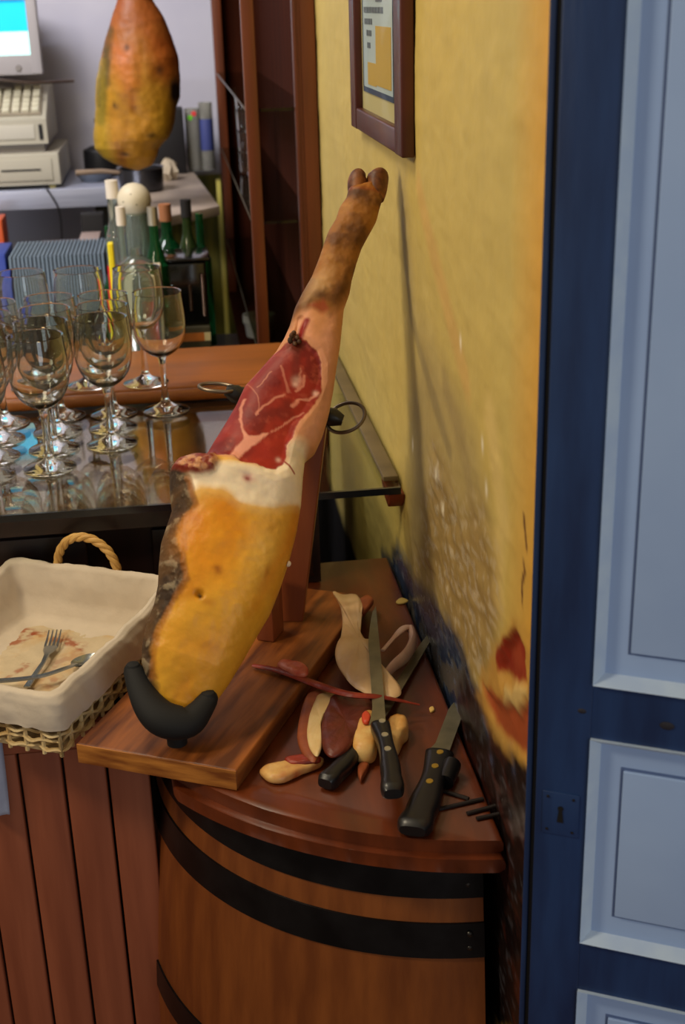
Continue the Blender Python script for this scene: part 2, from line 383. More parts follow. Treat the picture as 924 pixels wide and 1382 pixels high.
# ================================================================== BARREL
BC = (.252, 1.280); TC = (.289, 1.333); BR = .415
bar = thing('wine_barrel', 'varnished wooden barrel with black iron hoops cut flat against the yellow wall', 'barrel', (BC[0], BC[1], 0))
XC = .2375
def brad(z): return .305+.045*math.sin(math.pi*min(max(z/.93, 0), 1))**.8
def barrel_surf(b, z0, z1, dr, nz=14, thick=None):
    """band of the round body, cut off at x = XC; thick: closed shell"""
    rows = []
    for k in range(nz+1):
        z = z0+(z1-z0)*k/nz; r = brad(z)+dr
        a0 = math.acos((XC-BC[0])/r); row = []
        for j in range(97):
            a = a0+(2*math.pi-2*a0)*j/96; row.append((BC[0]+r*math.cos(a), BC[1]+r*math.sin(a), z))
        rows.append(row)
    n = 97; vs = [p for r_ in rows for p in r_]
    fs = [(i*n+j, i*n+j+1, (i+1)*n+j+1, (i+1)*n+j) for i in range(nz) for j in range(n-1)]
    fs += [(i*n, (i+1)*n, (i+1)*n+n-1, i*n+n-1) for i in range(nz)]
    fs.append(tuple(range(n))); fs.append(tuple(nz*n+j for j in range(n))[::-1])
    b.raw(vs, fs)
b = MB(); barrel_surf(b, .0, .928, 0, 40); body = b.build('body', M_barrel, bar)
zh = [(.868, .909), (.806, .842), (.60, .635), (.30, .335), (.09, .125), (.02, .055)]
for z0, z1 in zh:
    b = MB(); barrel_surf(b, z0, z1, .0022, 3); h = b.build('hoop', M_hoop, bar)
    b = MB(); zm = (z0+z1)/2; rr = brad(zm)+.0022; aa = -math.acos((XC-BC[0]-.014)/rr)
    c = Vector((BC[0]+rr*math.cos(aa), BC[1]+rr*math.sin(aa), zm)); nrm = Vector((math.cos(aa), math.sin(aa), 0))
    for dz in (-.008, .008): b.lathe([(.0032, 0), (.0026, .0012), (.0002, .002)], seg=12, M=frame_matrix(c+Vector((0, 0, dz)), nrm.cross(Vector((0, 0, 1))), Vector((0, 0, 1)), nrm))
    b.build('rivet', M_steel_dk, h)
def top_outline(r):
    a0 = -math.acos((XW-.005-TC[0])/r); a1 = -math.acos((-.044-TC[0])/r)
    return [(TC[0]+r*math.cos(a), TC[1]+r*math.sin(a)) for a in np.linspace(a0, a1, 60)]+[(-.050, 1.16), (-.050, 1.565), (XW-.005, 1.565)]
b = MB().prism(top_outline(BR-.009), ZB-.014, ZB, .004, segs=3); b.build('top', M_top, bar)
b = MB().prism(top_outline(BR), ZB-.028, ZB-.0138, .005, segs=3); b.build('top_bead', M_top, bar)

# ================================================================== PANELLED LEDGE AND BAR
ledge = thing('panelled_ledge', 'reddish tongue-and-groove timber ledge under the bread basket beside the barrel', 'counter', (-.45, 1.35, 0))
YP = 1.200
b = MB().box((-1.0, YP, ZB-.03), (-.110, 1.49, ZB-.0005)); b.build('ledge_top', M_panel, ledge, smooth=False)
x = -.073; k = 0
while x > -1.0:
    w = .0455
    b = MB().box((x-w+.003, YP, 0), (x, YP+.014, ZB-.031), None, .002)
    b.build('plank', M_panel, ledge); x -= w; k += 1
b = MB().box((-1.0, YP+.012, 0), (-.13, YP+.03, ZB-.032)); b.build('backing', M_dark, ledge, smooth=False)

bc = thing('bar_cabinet', 'dark brown wooden bar front below the glass worktop', 'cabinet', (-.4, 1.6, 0))
b = MB().box((-1.0, 1.50, ZB+.002), (.150, 2.1, ZC-.034)).box((-1.0, 1.69, 0), (.150, 2.1, ZB+.002)); b.build('carcass', M_dark, bc, smooth=False)
b = MB()
for x0 in (-.9, -.62, -.34, -.06): b.box((x0, 1.494, .965), (x0+.20, 1.50, ZC-.05), None, .002)
b.build('front_moulding', M_dark, bc)
ms = MB().box((-1.0, 1.466, ZC-.0105), (.146, 1.866, ZC-.0085)).build('mirror_sheet', M_mirror, bc, smooth=False); MB().box((-1.0, 1.462, ZC-.0335), (.146, 1.866, ZC-.0106)).build('sheet_support', M_dark, bc, smooth=False)
ms['label'] = 'shiny reflective brown top sheet'

gt = thing('glass_worktop', 'reflective glass counter sheet with a dark front edge, wine glasses standing on it', 'worktop', (-.3, 1.6, ZC-.008))
b = MB().box((-1.0, 1.452, ZC-.008), (.2465, 1.862, ZC)); b.build('glass_sheet', M_pane, gt, smooth=False)
b = MB().box((-1.0, 1.447, ZC-.0085), (.2465, 1.4515, ZC)); o = b.build('edge_strip', M_paneedge, gt, smooth=False); o['label'] = 'blue-black front edge'
b = MB().prism([(1.447, ZC-.009), (1.51, ZC-.009), (1.50, ZC-.024), (1.462, ZC-.03), (1.450, ZC-.02)], .232, .2515, .002, M=Matrix(((0, 0, 1, 0), (1, 0, 0, 0), (0, 1, 0, 0), (0, 0, 0, 1))))
o = b.build('shelf_bracket', mat('bracket_wood', (120, 52, 24), .5)); tag(o, 'small red-brown wooden bracket on the yellow wall holding the end of the glass shelf', 'bracket')
b = MB().box((.2285, 1.47, ZC+.0005), (.2470, 2.1, ZC+.007), None, .001); o = b.build('wall_batten', mat('batten', (112, 96, 62), .6, c2=(90, 76, 48), scale=12)); tag(o, 'brown batten lying along the yellow wall at the end of the glass counter', 'batten')

rl = thing('bar_top_board', 'honey-brown varnished wooden bar board with a rounded edge behind the glasses', 'bar top', (-.3, 2.0, ZC))
b = MB().box((-1.0, 1.884, ZC+.001), (.185, 2.12, ZC+.020), None, .004); b.build('board', M_rail, rl)
b = MB().box((-1.0, 1.866, ZC+.0005), (.185, 1.884, ZC+.0185), None, .007); b.build('nosing', M_rail, rl)

# ================================================================== CUTTING BOARD + HAM STAND
ZT = ZB+.0225
FC = at(319, 1040, 2, ZT); FL = at(103, 1003, 2, ZT)        # front corners of the board
bx = FC-FL; bx[2] = 0; BW = float(np.linalg.norm(bx)); bx /= BW; by = np.array([-bx[1], bx[0], 0])
BM = frame_matrix((FC[0], FC[1], ZB+.0005), bx, by, (0, 0, 1))     # x negative: along the front edge to the left
stand = thing('ham_stand', 'wooden ham stand, thick pine board with leaning post and steel screw clamp', 'ham stand', (FC[0]-.06, FC[1]+.1, ZB))
b = MB().box((-BW, 0, 0), (0, .40, .0220), BM, .002); brd = b.build('base_board', M_board, stand)
b = MB().box((-BW+.0005, -.0012, .0005), (-.0005, .0002, .0215), BM, .0003); o = b.build('end_grain', M_boardend, brd, smooth=False); o['label'] = 'lighter ringed end grain'
def bl(x, y, z=0): return np.array(BM @ Vector((x, y, z)))
# ham axis
A = np.array([-.028, 1.128, 1.015]); H = np.array([.2135, 1.445, 1.463])
ax = (H-A); LEN = np.linalg.norm(ax); ax /= LEN
vd = (A+H)/2-CAM; vd /= np.linalg.norm(vd)
e1 = np.cross(vd, ax); e1 /= np.linalg.norm(e1)
if e1[0] < 0: e1 = -e1
nn = np.cross(e1, ax); nn /= np.linalg.norm(nn)
if nn @ vd > 0: nn = -nn
def uv(px, py):
    d = ray(px, py); t = ((A-CAM)@nn)/(d@nn); q = CAM+d*t-A; return (q@e1, q@ax)
def hp(px, py, off=0):
    u, v = uv(px, py); return A+e1*u+ax*v+nn*off
# post: from the board, leaning with the ham
pb = at(396, 838, 2, ZT); pbx = np.array([pb[0]-.006, pb[1]+.012, ZT])
tgt = hp(428, 560, -.075)
pdir = tgt-pbx; pdir /= np.linalg.norm(pdir)
px_ = e1-pdir*(e1@pdir); px_ /= np.linalg.norm(px_); pn = np.cross(px_, pdir)
PM = frame_matrix(pbx, px_, pn, pdir)
plen = np.linalg.norm(tgt-pbx)+.03
b = MB().box((-.019, -.013, -.012), (.019, .013, plen), PM, .002)
for v in b.bm.verts:
    if v.co.z < ZT+.0005: v.co -= Vector(pdir)*float((v.co.z-ZT-.0005)/pdir[2])
b.build('post', M_post, stand)
w0 = at(357, 867, 2, ZT)
b = MB().box((-.0105, .002, .0003), (.0105, .034, .075), frame_matrix((w0[0], w0[1], ZT), bx, by, (0, 0, 1)), .0015); b.build('wedge_block', M_post, stand)
# clamp: a bar through the post end, two screws with wire rings
cl = hp(330, 508, -.045); cr = hp(452, 545, -.045)
b = MB().tube([cl, hp(390, 524, -.055), cr], .0035); b.build('clamp_rod', M_steel_dk, stand)
def ringknob(c, dirv, px, rx_px, ry_px, tilt):
    b = MB().tube([c, c+dirv*.010, c+dirv*.022], [.009, .0105, .006], 12)
    k = b.build('clamp_knob', M_black, stand)
    # ring traced about its centre on a plane through the knob
    cc = hp(px[0], px[1], -.045); pts = []
    for a in np.linspace(0, 2*math.pi, 40, endpoint=False):
        x_ = rx_px*math.cos(a); y_ = ry_px*math.sin(a); t = math.radians(tilt)
        X = x_*math.cos(t)-y_*math.sin(t); Y = x_*math.sin(t)+y_*math.cos(t)
        pts.append(cc+(R*X-U*Y)*(np.linalg.norm(cc-CAM)/FPX)+nn*.012*math.sin(a))
    b = MB().tube(pts, .0021, 10, closed=True); b.build('wire_ring', M_wire, k)
ringknob(hp(332, 518, -.045), -e1*.9+nn*.1, (297, 505), 25, 10, 4)
ringknob(hp(447, 543, -.045), e1*.9+nn*.1, (475, 547), 26, 21, -38)
# cradle cup: thick curved black band holding the ham's end
cup = [hp(180, 905, .0), hp(188, 928, .008), hp(200, 952, .016), hp(216, 970, .022), hp(236, 977, .024), hp(255, 975, .024), hp(269, 961, .022), hp(280, 945, .018)]
cup = [np.array(p) for p in spline(cup, 30)]
b = MB().tube(cup, [.0085+.0066*math.sin(math.pi*i/30)**1.5 for i in range(31)], 16, flat=(1.2, 1))
for i in (0, 30):
    p = cup[i]; b.lathe([(.0001, -.009), (.006, -.0075), (.009, -.003), (.0095, 0), (.009, .003), (.006, .0075), (.0001, .009)], tuple(p), 16)
b.build('cradle', M_rubber, stand)
b = MB(); cbp = hp(236, 970, .012); b.tube([(cbp[0], cbp[1], ZT), (cbp[0], cbp[1], max(ZT+.012, cbp[2]))], .010, 16)
b.build('cradle_foot', M_rubber, stand)

# ---- THE HAM
left = [(498, 250), (478, 252), (470, 256), (467, 268), (458, 280), (453, 296), (443, 312), (436, 332), (430, 350), (420, 375), (407, 398), (397, 418), (391, 440), (383, 458), (372, 476), (352, 498), (330, 522), (318, 548), (303, 574), (287, 600), (274, 622), (256, 620), (238, 624), (229, 640), (229, 668), (232, 690), (226, 708), (217, 735), (214, 765), (213, 790), (208, 815), (198, 842), (192, 870), (191, 895), (199, 920), (208, 942), (222, 962), (245, 978)]
right = [(498, 250), (513, 250), (519, 256), (516, 268), (511, 285), (508, 298), (497, 318), (488, 335), (481, 355), (474, 380), (471, 398), (463, 420), (461, 440), (458, 470), (453, 500), (449, 530), (443, 562), (434, 592), (424, 614), (410, 626), (407, 650), (405, 685), (399, 722), (389, 760), (377, 797), (363, 832), (345, 862), (328, 892), (308, 925), (290, 950), (268, 970), (245, 978)]
LU = sorted([uv(*p)[::-1] for p in left]); RU = sorted([uv(*p)[::-1] for p in right])
LU = np.array(LU); RU = np.array(RU)
v0 = uv(245, 978)[1]; v1 = max(LU[-1, 0], RU[-1, 0])
NV, NU = 620, 300
t = np.linspace(0, 1, NV); vv = v0+(v1-v0)*(t+.012*np.sin(2*math.pi*t)*0)
vv = v0+(v1-v0)*np.where(t < .03, t*t/.06+.0, t-.015)/(1-.015)
def smooth(a, k):
    ker = np.hanning(k); ker /= ker.sum(); p = np.pad(a, k//2, mode='edge'); return np.convolve(p, ker, 'valid')[:len(a)]
ul = np.interp(vv, LU[:, 0], LU[:, 1]); ur = np.interp(vv, RU[:, 0], RU[:, 1])
cen = smooth((ul+ur)/2, 9); hw = np.maximum((ur-ul)/2, .0005)
hw = np.minimum(smooth(hw, 9), hw+.002); hw[0] = .0006
tv = (vv-v0)/(v1-v0)
df = np.interp(tv, [0, .03, .1, .2, .35, .46, .50, .56, .66, .73, .80, .90, .97, 1.0], [.004, .018, .034, .046, .052, .044, .036, .028, .026, .026, .024, .019, .016, .010])
db = np.interp(tv, [0, .03, .1, .2, .35, .50, .60, .70, .80, .90, .97, 1.0], [.004, .015, .022, .026, .030, .034, .030, .022, .020, .017, .015, .009])
th = np.linspace(0, 2*math.pi, NU, endpoint=False)
cs, sn = np.cos(th), np.sin(th)
ex = .78
S = np.sign(cs)*np.abs(cs)**ex; T = np.sign(sn)*np.abs(sn)**ex
UU = cen[:, None]+hw[:, None]*S[None, :]
front = (sn > 0)
WW = np.where(front[None, :], df[:, None]*T[None, :], db[:, None]*T[None, :])
VV = np.repeat(vv[:, None], NU, 1)
u_, v_, w_ = UU.ravel(), VV.ravel(), WW.ravel(); fr = np.repeat(front[None, :], NV, 0).ravel()
HP = lambda poly: [uv(*p) for p in poly]
k = .001
m1 = fbm(u_*45, v_*45, 3); m2 = fbm(u_*140, v_*140, 4); m3 = fbm(u_*22+3, v_*16, 6); m5 = fbm(u_*40, v_*9, 12)
uw = u_+(m1-.5)*.008+(m2-.5)*.003; vw = v_+(fbm(u_*45, v_*45, 13)-.5)*.008
F_ = fr.astype(float)
meat = HP([(386, 470), (398, 466), (412, 472), (424, 484), (432, 500), (432, 522), (424, 545), (408, 568), (394, 586), (386, 606), (381, 628), (377, 643), (366, 649), (352, 646), (342, 640), (322, 636), (312, 628), (292, 626), (277, 616), (288, 596), (302, 570), (317, 544), (328, 522), (350, 500), (368, 482)])
mm = mask(uw, vw, meat, .0015)*F_
# relief: sunk cut face, wavy fat lip, rind fold, general lumpiness
w_ = w_ - mask(u_, v_, meat, .010)*F_*.004
ledgeP = HP([(268, 626), (300, 630), (322, 642), (345, 646), (366, 655), (380, 648), (406, 640), (406, 665), (375, 672), (340, 662), (300, 650), (262, 648)])
w_ = w_ + mask(uw, vw, ledgeP, .024)*F_*.004
sm0 = mask(uw, vw, HP([(440, 200), (560, 200), (540, 300), (484, 380), (466, 408), (440, 436), (418, 424), (404, 428), (388, 446), (384, 430), (400, 380)]), .012)
rind = HP([(222, 620), (246, 622), (252, 640), (250, 655), (258, 672), (262, 690), (250, 706), (240, 722), (236, 742), (248, 762), (250, 790), (238, 812), (226, 832), (210, 855), (204, 880), (208, 910), (212, 935), (220, 955), (190, 960), (170, 880), (190, 780), (210, 700)])
rm = mask(uw, vw, rind, .006)
w_ = w_ + (m1-.5)*.0022*(1-mm*.8)+(m3-.5)*.006*(1-mm)+sm0*(m1-.5)*.004+(m2-.5)*.0005+rm*F_*(m2-.4)*.006
w_ = w_ - blob(u_, v_, *uv(267, 811), .0035, .0035)*F_*.006 - blob(u_, v_, *uv(330, 657), .006, .005)*F_*.0025
w_ = w_ - polyline(u_, v_, HP([(402, 440), (398, 462)]), .003)*F_*.003
curl = HP([(232, 622), (252, 616), (285, 622), (292, 634), (285, 650), (262, 656), (245, 650), (232, 640)])
w_ = w_ + mask(uw, vw, curl, .008)*F_*(.004+(m1-.5)*.02)
# hoof cleft
cl0, cl1 = uv(498, 228), uv(497, 262)
clf = 0*np.clip(1-np.abs(u_-(cl0[0]+(v_-cl0[1])*(cl1[0]-cl0[0])/(cl1[1]-cl0[1])))/.0042, 0, 1)*np.clip((v_-cl1[1])/.015+.3, 0, 1)
w_ = w_*(1-.93*clf)
v_ = v_ - clf*np.clip((v_-cl1[1]-.012)/.01, 0, 1)*.014
V = A+u_[:, None]*e1+v_[:, None]*ax+w_[:, None]*nn
P = Paint(len(u_), (222, 158, 40), .42)
P.put((m3-.45)*3*F_, (232, 172, 52)); P.put((.47-m3)*3.4, (206, 122, 18)); P.put((m5-.55)*2.5, (196, 128, 28))
P.put(mask(uw, vw, HP([(222, 700), (300, 690), (330, 730), (300, 800), (250, 790), (235, 740)]), .03)*.55, (226, 140, 14))
P.put(mask(uw, vw, HP([(345, 700), (375, 700), (368, 760), (350, 800), (330, 760)]), .03)*.7, (236, 186, 84))
P.put(mask(uw, vw, HP([(225, 850), (330, 850), (300, 930), (235, 950)]), .03)*.4, (220, 150, 44))
P.put(mask(uw, vw, HP([(345, 830), (395, 740), (410, 690), (400, 690), (370, 760), (330, 840)]), .012)*.5, (214, 120, 10))
fat = HP([(255, 650), (290, 640), (320, 640), (345, 645), (380, 640), (388, 606), (400, 590), (412, 600), (408, 650), (406, 686), (385, 688), (350, 694), (320, 690), (300, 672), (268, 668), (254, 676), (246, 660)])
P.put(mask(uw, vw, fat, .026)*F_, (236, 204, 140), .38); P.put(mask(uw, vw, fat, .008)*F_, (240, 218, 184), .38)
P.put(mask(uw, vw, HP([(308, 655), (345, 655), (350, 685), (325, 680)]), .02)*.5*F_, (232, 206, 196))
P.put(mask(uw, vw, HP([(256, 660), (310, 680), (262, 690)]), .02)*.5*F_, (238, 190, 90))
fat_late = mask(uw, vw, fat, .008)*F_
# skinned pinkish flank and shank
flank = HP([(395, 415), (468, 400), (464, 430), (460, 480), (452, 530), (438, 590), (422, 616), (404, 630), (396, 600), (404, 580), (424, 550), (434, 522), (434, 498), (424, 480), (396, 462), (384, 470), (350, 498), (322, 530), (300, 570), (276, 618), (262, 612), (322, 510), (372, 462)])
P.put(mask(u_, v_, HP([(258, 612), (277, 620), (300, 630), (340, 645), (378, 648), (392, 634), (424, 616), (452, 530), (464, 430), (468, 400), (395, 415), (372, 462), (322, 510)]), .006)*F_, (206, 142, 104), .5)
P.put(mask(uw, vw, flank, .006), (202, 140, 94), .5)
P.put(mask(uw, vw, HP([(425, 470), (445, 440), (452, 480), (444, 550), (425, 600), (405, 612), (402, 596), (428, 552), (438, 510)]), .014)*.7*F_, (222, 160, 132))
P.put(mask(uw, vw, HP([(396, 440), (412, 432), (420, 470), (400, 462)]), .012)*.6*F_, (224, 158, 128))
P.put(fat_late*np.clip((uv(400, 596)[1]-v_)/.016, 0, 1), (240, 220, 186), .38)
shank = HP([(440, 200), (560, 200), (540, 300), (484, 380), (466, 408), (440, 436), (418, 424), (404, 428), (388, 446), (384, 430), (400, 380)])
sm = mask(uw, vw, shank, .012)
P.put(sm, (150, 98, 42), .6); P.put(sm*(m3-.42)*4, (124, 76, 30)); P.put(sm*np.clip((m1-.48)*5, 0, 1)*.8, (88, 52, 24)); P.put(sm*np.clip((.42-m1)*6, 0, 1)*.6, (182, 130, 62))
P.put(mask(uw, vw, HP([(420, 385), (445, 370), (440, 400), (408, 418)]), .012)*.6, (206, 164, 112))
for c, rx, ry, a in (((482, 268), .012, .006, .8), ((470, 318), .012, .007, .75), ((482, 335), .010, .008, .6), ((455, 360), .012, .010, .35), ((505, 262), .006, .006, .8), ((500, 238), .02, .006, .55), ((458, 395), .010, .010, .5), ((430, 410), .008, .005, .5)):
    q = uv(*c); P.put(blob(uw, vw, q[0], q[1], rx, ry)*a, (72, 40, 18))
toe = mask(uw, vw, HP([(455, 215), (535, 215), (530, 262), (512, 268), (480, 262), (462, 258)]), .004)
P.put(toe*.8, (148, 78, 30), .35); P.put(toe*(m1-.4)*4, (120, 58, 22)); P.put(mask(uw, vw, HP([(475, 248), (500, 252), (516, 250), (514, 262), (478, 260)]), .006)*.5, (190, 128, 52))
P.put(clf*.8, (60, 34, 16))
P.put(mask(uw, vw, HP([(415, 424), (432, 416), (440, 430), (428, 436)]), .006)*.8*F_, (150, 62, 34))
# red cut meat with marbling and painted highlights
P.put(mm, (138, 32, 20), .48); P.put(mm*np.clip((m3-.4)*3, 0, 1)*.7, (154, 42, 26)); P.put(mm*np.clip((m1-.47)*5, 0, 1)*.75, (104, 20, 14)); P.put(mm*np.clip((m2-.58)*6, 0, 1)*.4, (178, 80, 58))
P.put(mask(uw, vw, HP([(320, 545), (350, 505), (380, 480), (390, 500), (372, 540), (350, 580), (318, 590)]), .02)*mm*.6, (118, 26, 20))
P.put(mask(uw, vw, HP([(330, 640), (352, 606), (390, 598), (380, 640), (352, 645)]), .01)*mm*.6, (178, 50, 34))
fatc = (214, 138, 112)
def vein(pts, w, a): P.put(polyline(uw, vw, HP(pts), w)*mm*a, fatc)
vein([(326, 548), (322, 575), (324, 596), (330, 604)], .0016, .85)
P.put(mask(uw, vw, HP([(322, 592), (330, 602), (345, 602), (360, 597), (350, 608), (334, 616), (318, 634), (304, 632), (316, 614), (324, 606)]), .002)*mm, (222, 150, 124))
vein([(345, 570), (352, 556), (366, 545), (380, 543)], .0013, .7); vein([(362, 596), (384, 580), (404, 566)], .001, .6); vein([(375, 500), (378, 518), (384, 540)], .0012, .45)
vein([(392, 538), (402, 530), (408, 518)], .0013, .7); vein([(396, 550), (412, 546), (424, 538)], .0012, .75); vein([(345, 530), (352, 524), (362, 510)], .0008, .5); vein([(404, 508), (402, 524), (394, 534)], .001, .5)
vein([(332, 520), (345, 545), (348, 570)], .0007, .4); vein([(392, 556), (396, 552)], .002, .7)
for c, r_ in (((396, 522), .004), ((422, 540), .003), ((395, 528), .003), ((370, 634), .0025)): P.put(blob(u_, v_, *uv(*c), r_, r_)*mm*.9, (226, 180, 160), .25)  # soft pale blobs paint highlights into the meat colour
P.put(polyline(u_, v_, HP([(366, 515), (392, 545)]), .05)*mm*.0, fatc)
P.put(polyline(u_, v_, HP([(410, 444), (404, 456), (400, 470)]), .0032)*F_, (138, 30, 20), .4)
P.put(mask(u_, v_, HP([(384, 472), (402, 468), (408, 478), (398, 486), (386, 482)]), .006)*F_*.7, (104, 44, 24)); P.put(polyline(u_, v_, HP([(396, 486), (394, 520)]), .004)*mm*.5, (96, 30, 20))
P.put(polyline(uw, vw, HP([(376, 636), (386, 646), (392, 654)]), .001)*F_*.9, (150, 44, 34))
P.put(blob(uw, vw, *uv(331, 659), .006, .005)*F_*.9, (176, 110, 112)); P.put(blob(uw, vw, *uv(330, 660), .0025, .0022)*F_, (130, 52, 46))
# rind: grey-brown, mouldy
P.put(rm, (92, 66, 38), .65); P.put(rm*np.clip((m1-.45)*5, 0, 1), (58, 42, 28)); P.put(rm*np.clip((m2-.56)*7, 0, 1)*.7, (150, 134, 106)); P.put(rm*np.clip((.4-m3)*5, 0, 1)*.5, (120, 96, 62))
P.put(polyline(uw, vw, HP([(252, 660), (262, 692), (244, 722), (246, 765), (250, 792), (226, 834), (208, 862), (208, 915)]), .003)*F_*.6, (164, 96, 24))
P.put((1-F_)*.9, (140, 98, 46), .6); P.put((1-F_)*np.clip((m1-.5)*5, 0, 1)*.6, (88, 62, 34))
cm = mask(uw, vw, curl, .004)
P.put(cm*.9, (150, 74, 40), .4); P.put(cm*np.clip((m1-.45)*6, 0, 1)*.8, (118, 30, 22)); P.put(cm*np.clip((m2-.55)*8, 0, 1)*.7, (216, 160, 110))
# spots
for c, rx, ry, col, a in (((267, 811), .0030, .0030, (30, 12, 4), 1), ((291, 781), .004, .005, (140, 70, 10), .7), ((288, 776), .003, .003, (120, 60, 14), .5), ((279, 821), .006, .004, (170, 94, 16), .5), ((357, 785), .003, .008, (168, 92, 12), .55), ((357, 725), .010, .012, (178, 112, 24), .35), ((262, 712), .008, .006, (196, 110, 26), .6), ((278, 880), .012, .006, (190, 116, 16), .4), ((246, 735), .012, .02, (214, 132, 26), .4)):
    q = uv(*c); P.put(blob(uw, vw, q[0], q[1], rx, ry)*a*F_, col)
M_ham = mat('cured_ham', (200, 140, 40), .4, scale=130, attr=True, mix=.12, bump=.1, bscale=160, sss=.12, spec=.35)
hb = uv(245, 978); base = A+e1*hb[0]+ax*hb[1]
ham = thing('cured_ham', 'half-carved cured ham leg, red meat and yellow fat showing, clamped upright on the wooden stand', 'ham', base)
o, me = grid_mesh('ham_leg', V, NU, NV, True, M_ham, ham, True); P.store(me)
# cloven foot: two toes side by side
M_toe = mat('hoof_skin', (138, 82, 34), .5, c2=(78, 40, 18), scale=75, bump=.4)
for pts, rr in (([(483, 268), (482, 256), (482, 246), (484, 238), (488, 233)], (.0098, .0108, .0108, .0096, .0058)), ([(506, 268), (508, 256), (509, 245), (510, 237), (508, 231)], (.0098, .0114, .0120, .0116, .0075))):
    P_ = spline([hp(*p) for p in pts], 14); r_ = np.interp(np.linspace(0, 4, 15), range(5), rr)
    MB().tube(P_, list(map(float, r_)), 18, flat=(1.0, 1.15)).build('toe', M_toe, ham, angle=70)
# dried fat fleck and dark stump of bone string on the cut
b = MB(); 
for j, (px, py) in enumerate(((390, 464), (393, 460), (397, 466), (388, 470), (400, 472), (394, 474))):
    c = hp(px, py, .024); b.lathe([(.0001, -.003), (.002, -.002), (.0028, 0), (.002, .002), (.0001, .003)], tuple(c), 8, M=Matrix.Rotation(j, 4, 'X') @ Matrix.Scale(1.3, 4, (0, 0, 1)))
o = b.build('dried_crust', mat('crust', (42, 28, 18), .6, c2=(90, 56, 30), scale=120, bump=.5), ham); o['label'] = 'small dark dried knob above the red meat'
b = MB(); c = hp(384, 765, .020); b.lathe([(.0001, 0), (.003, .0006), (.0035, .002), (.002, .004), (.0001, .0045)], tuple(c), 10, M=frame_matrix((0, 0, 0), ax, nn, e1))
o = b.build('fat_fleck', mat('fleck', (232, 214, 186), .5), ham); o['label'] = 'pale fleck of fat'

# ================================================================== BASKET
ka = np.array([-.153, 1.137, 0]); kr = np.array([-.89, .455, 0]); kr /= np.linalg.norm(kr); kd = np.array([.455, .89, 0]); kd /= np.linalg.norm(kd)
KM = frame_matrix((ka[0], ka[1], ZB), kr, kd, (0, 0, 1))   # local x: leftwards along the front, y: to the back
KW, KD, KH = .22, .266, .050
M_wick = mat('wicker', (232, 208, 154), .6, c2=(196, 160, 100), scale=60, bump=.4, bscale=90)
M_cloth = mat('white_cloth', (222, 208, 186), .85, c2=(210, 194, 170), scale=10, bump=.25, bscale=60, sheen=.2)
bk = thing('bread_basket', 'low rectangular wicker basket lined with white cloth, handle at its back', 'basket', tuple(KM @ Vector((KW/2, KD/2, 0))))
b = MB().box((.004, .004, 0), (KW-.004, KD-.004, .005), KM); b.build('basket_floor', M_wick, bk, smooth=False)
def weave(p0, p1, n_st, rows, flip):
    """strands woven over and under stakes along one side"""
    b = MB(); p0 = Vector(p0); p1 = Vector(p1); L = (p1-p0).length; d = (p1-p0)/L; nrm = Vector((d.y, -d.x, 0))
    for r_ in range(rows):
        z = .004+.0085*r_+.003; pts = []; N_ = n_st*6
        for i in range(N_+1):
            s_ = i/N_; ph = math.pi*s_*n_st+(math.pi if r_ % 2 else 0)
            pts.append(KM @ (p0+d*(L*s_)+nrm*(.0026*math.sin(ph))+Vector((0, 0, z+.0012*math.sin(ph*2+r_)))))
        b.tube(pts, .0029, 6, flat=(1.0, .62) if abs(d.x) > .5 else (1.0, .62))
    for i in range(n_st+1):
        q = p0+d*(L*i/n_st); b.tube([KM @ q, KM @ (q+Vector((0, 0, KH)))], .0024, 6)
    return b
for args in (((0, 0, 0), (KW, 0, 0), 11), ((0, KD, 0), (0, 0, 0), 13), ((KW, 0, 0), (KW, KD, 0), 13), ((KW, KD, 0), (0, KD, 0), 11)):
    weave(args[0], args[1], args[2], 6, 0).build('woven_side', M_wick, bk)
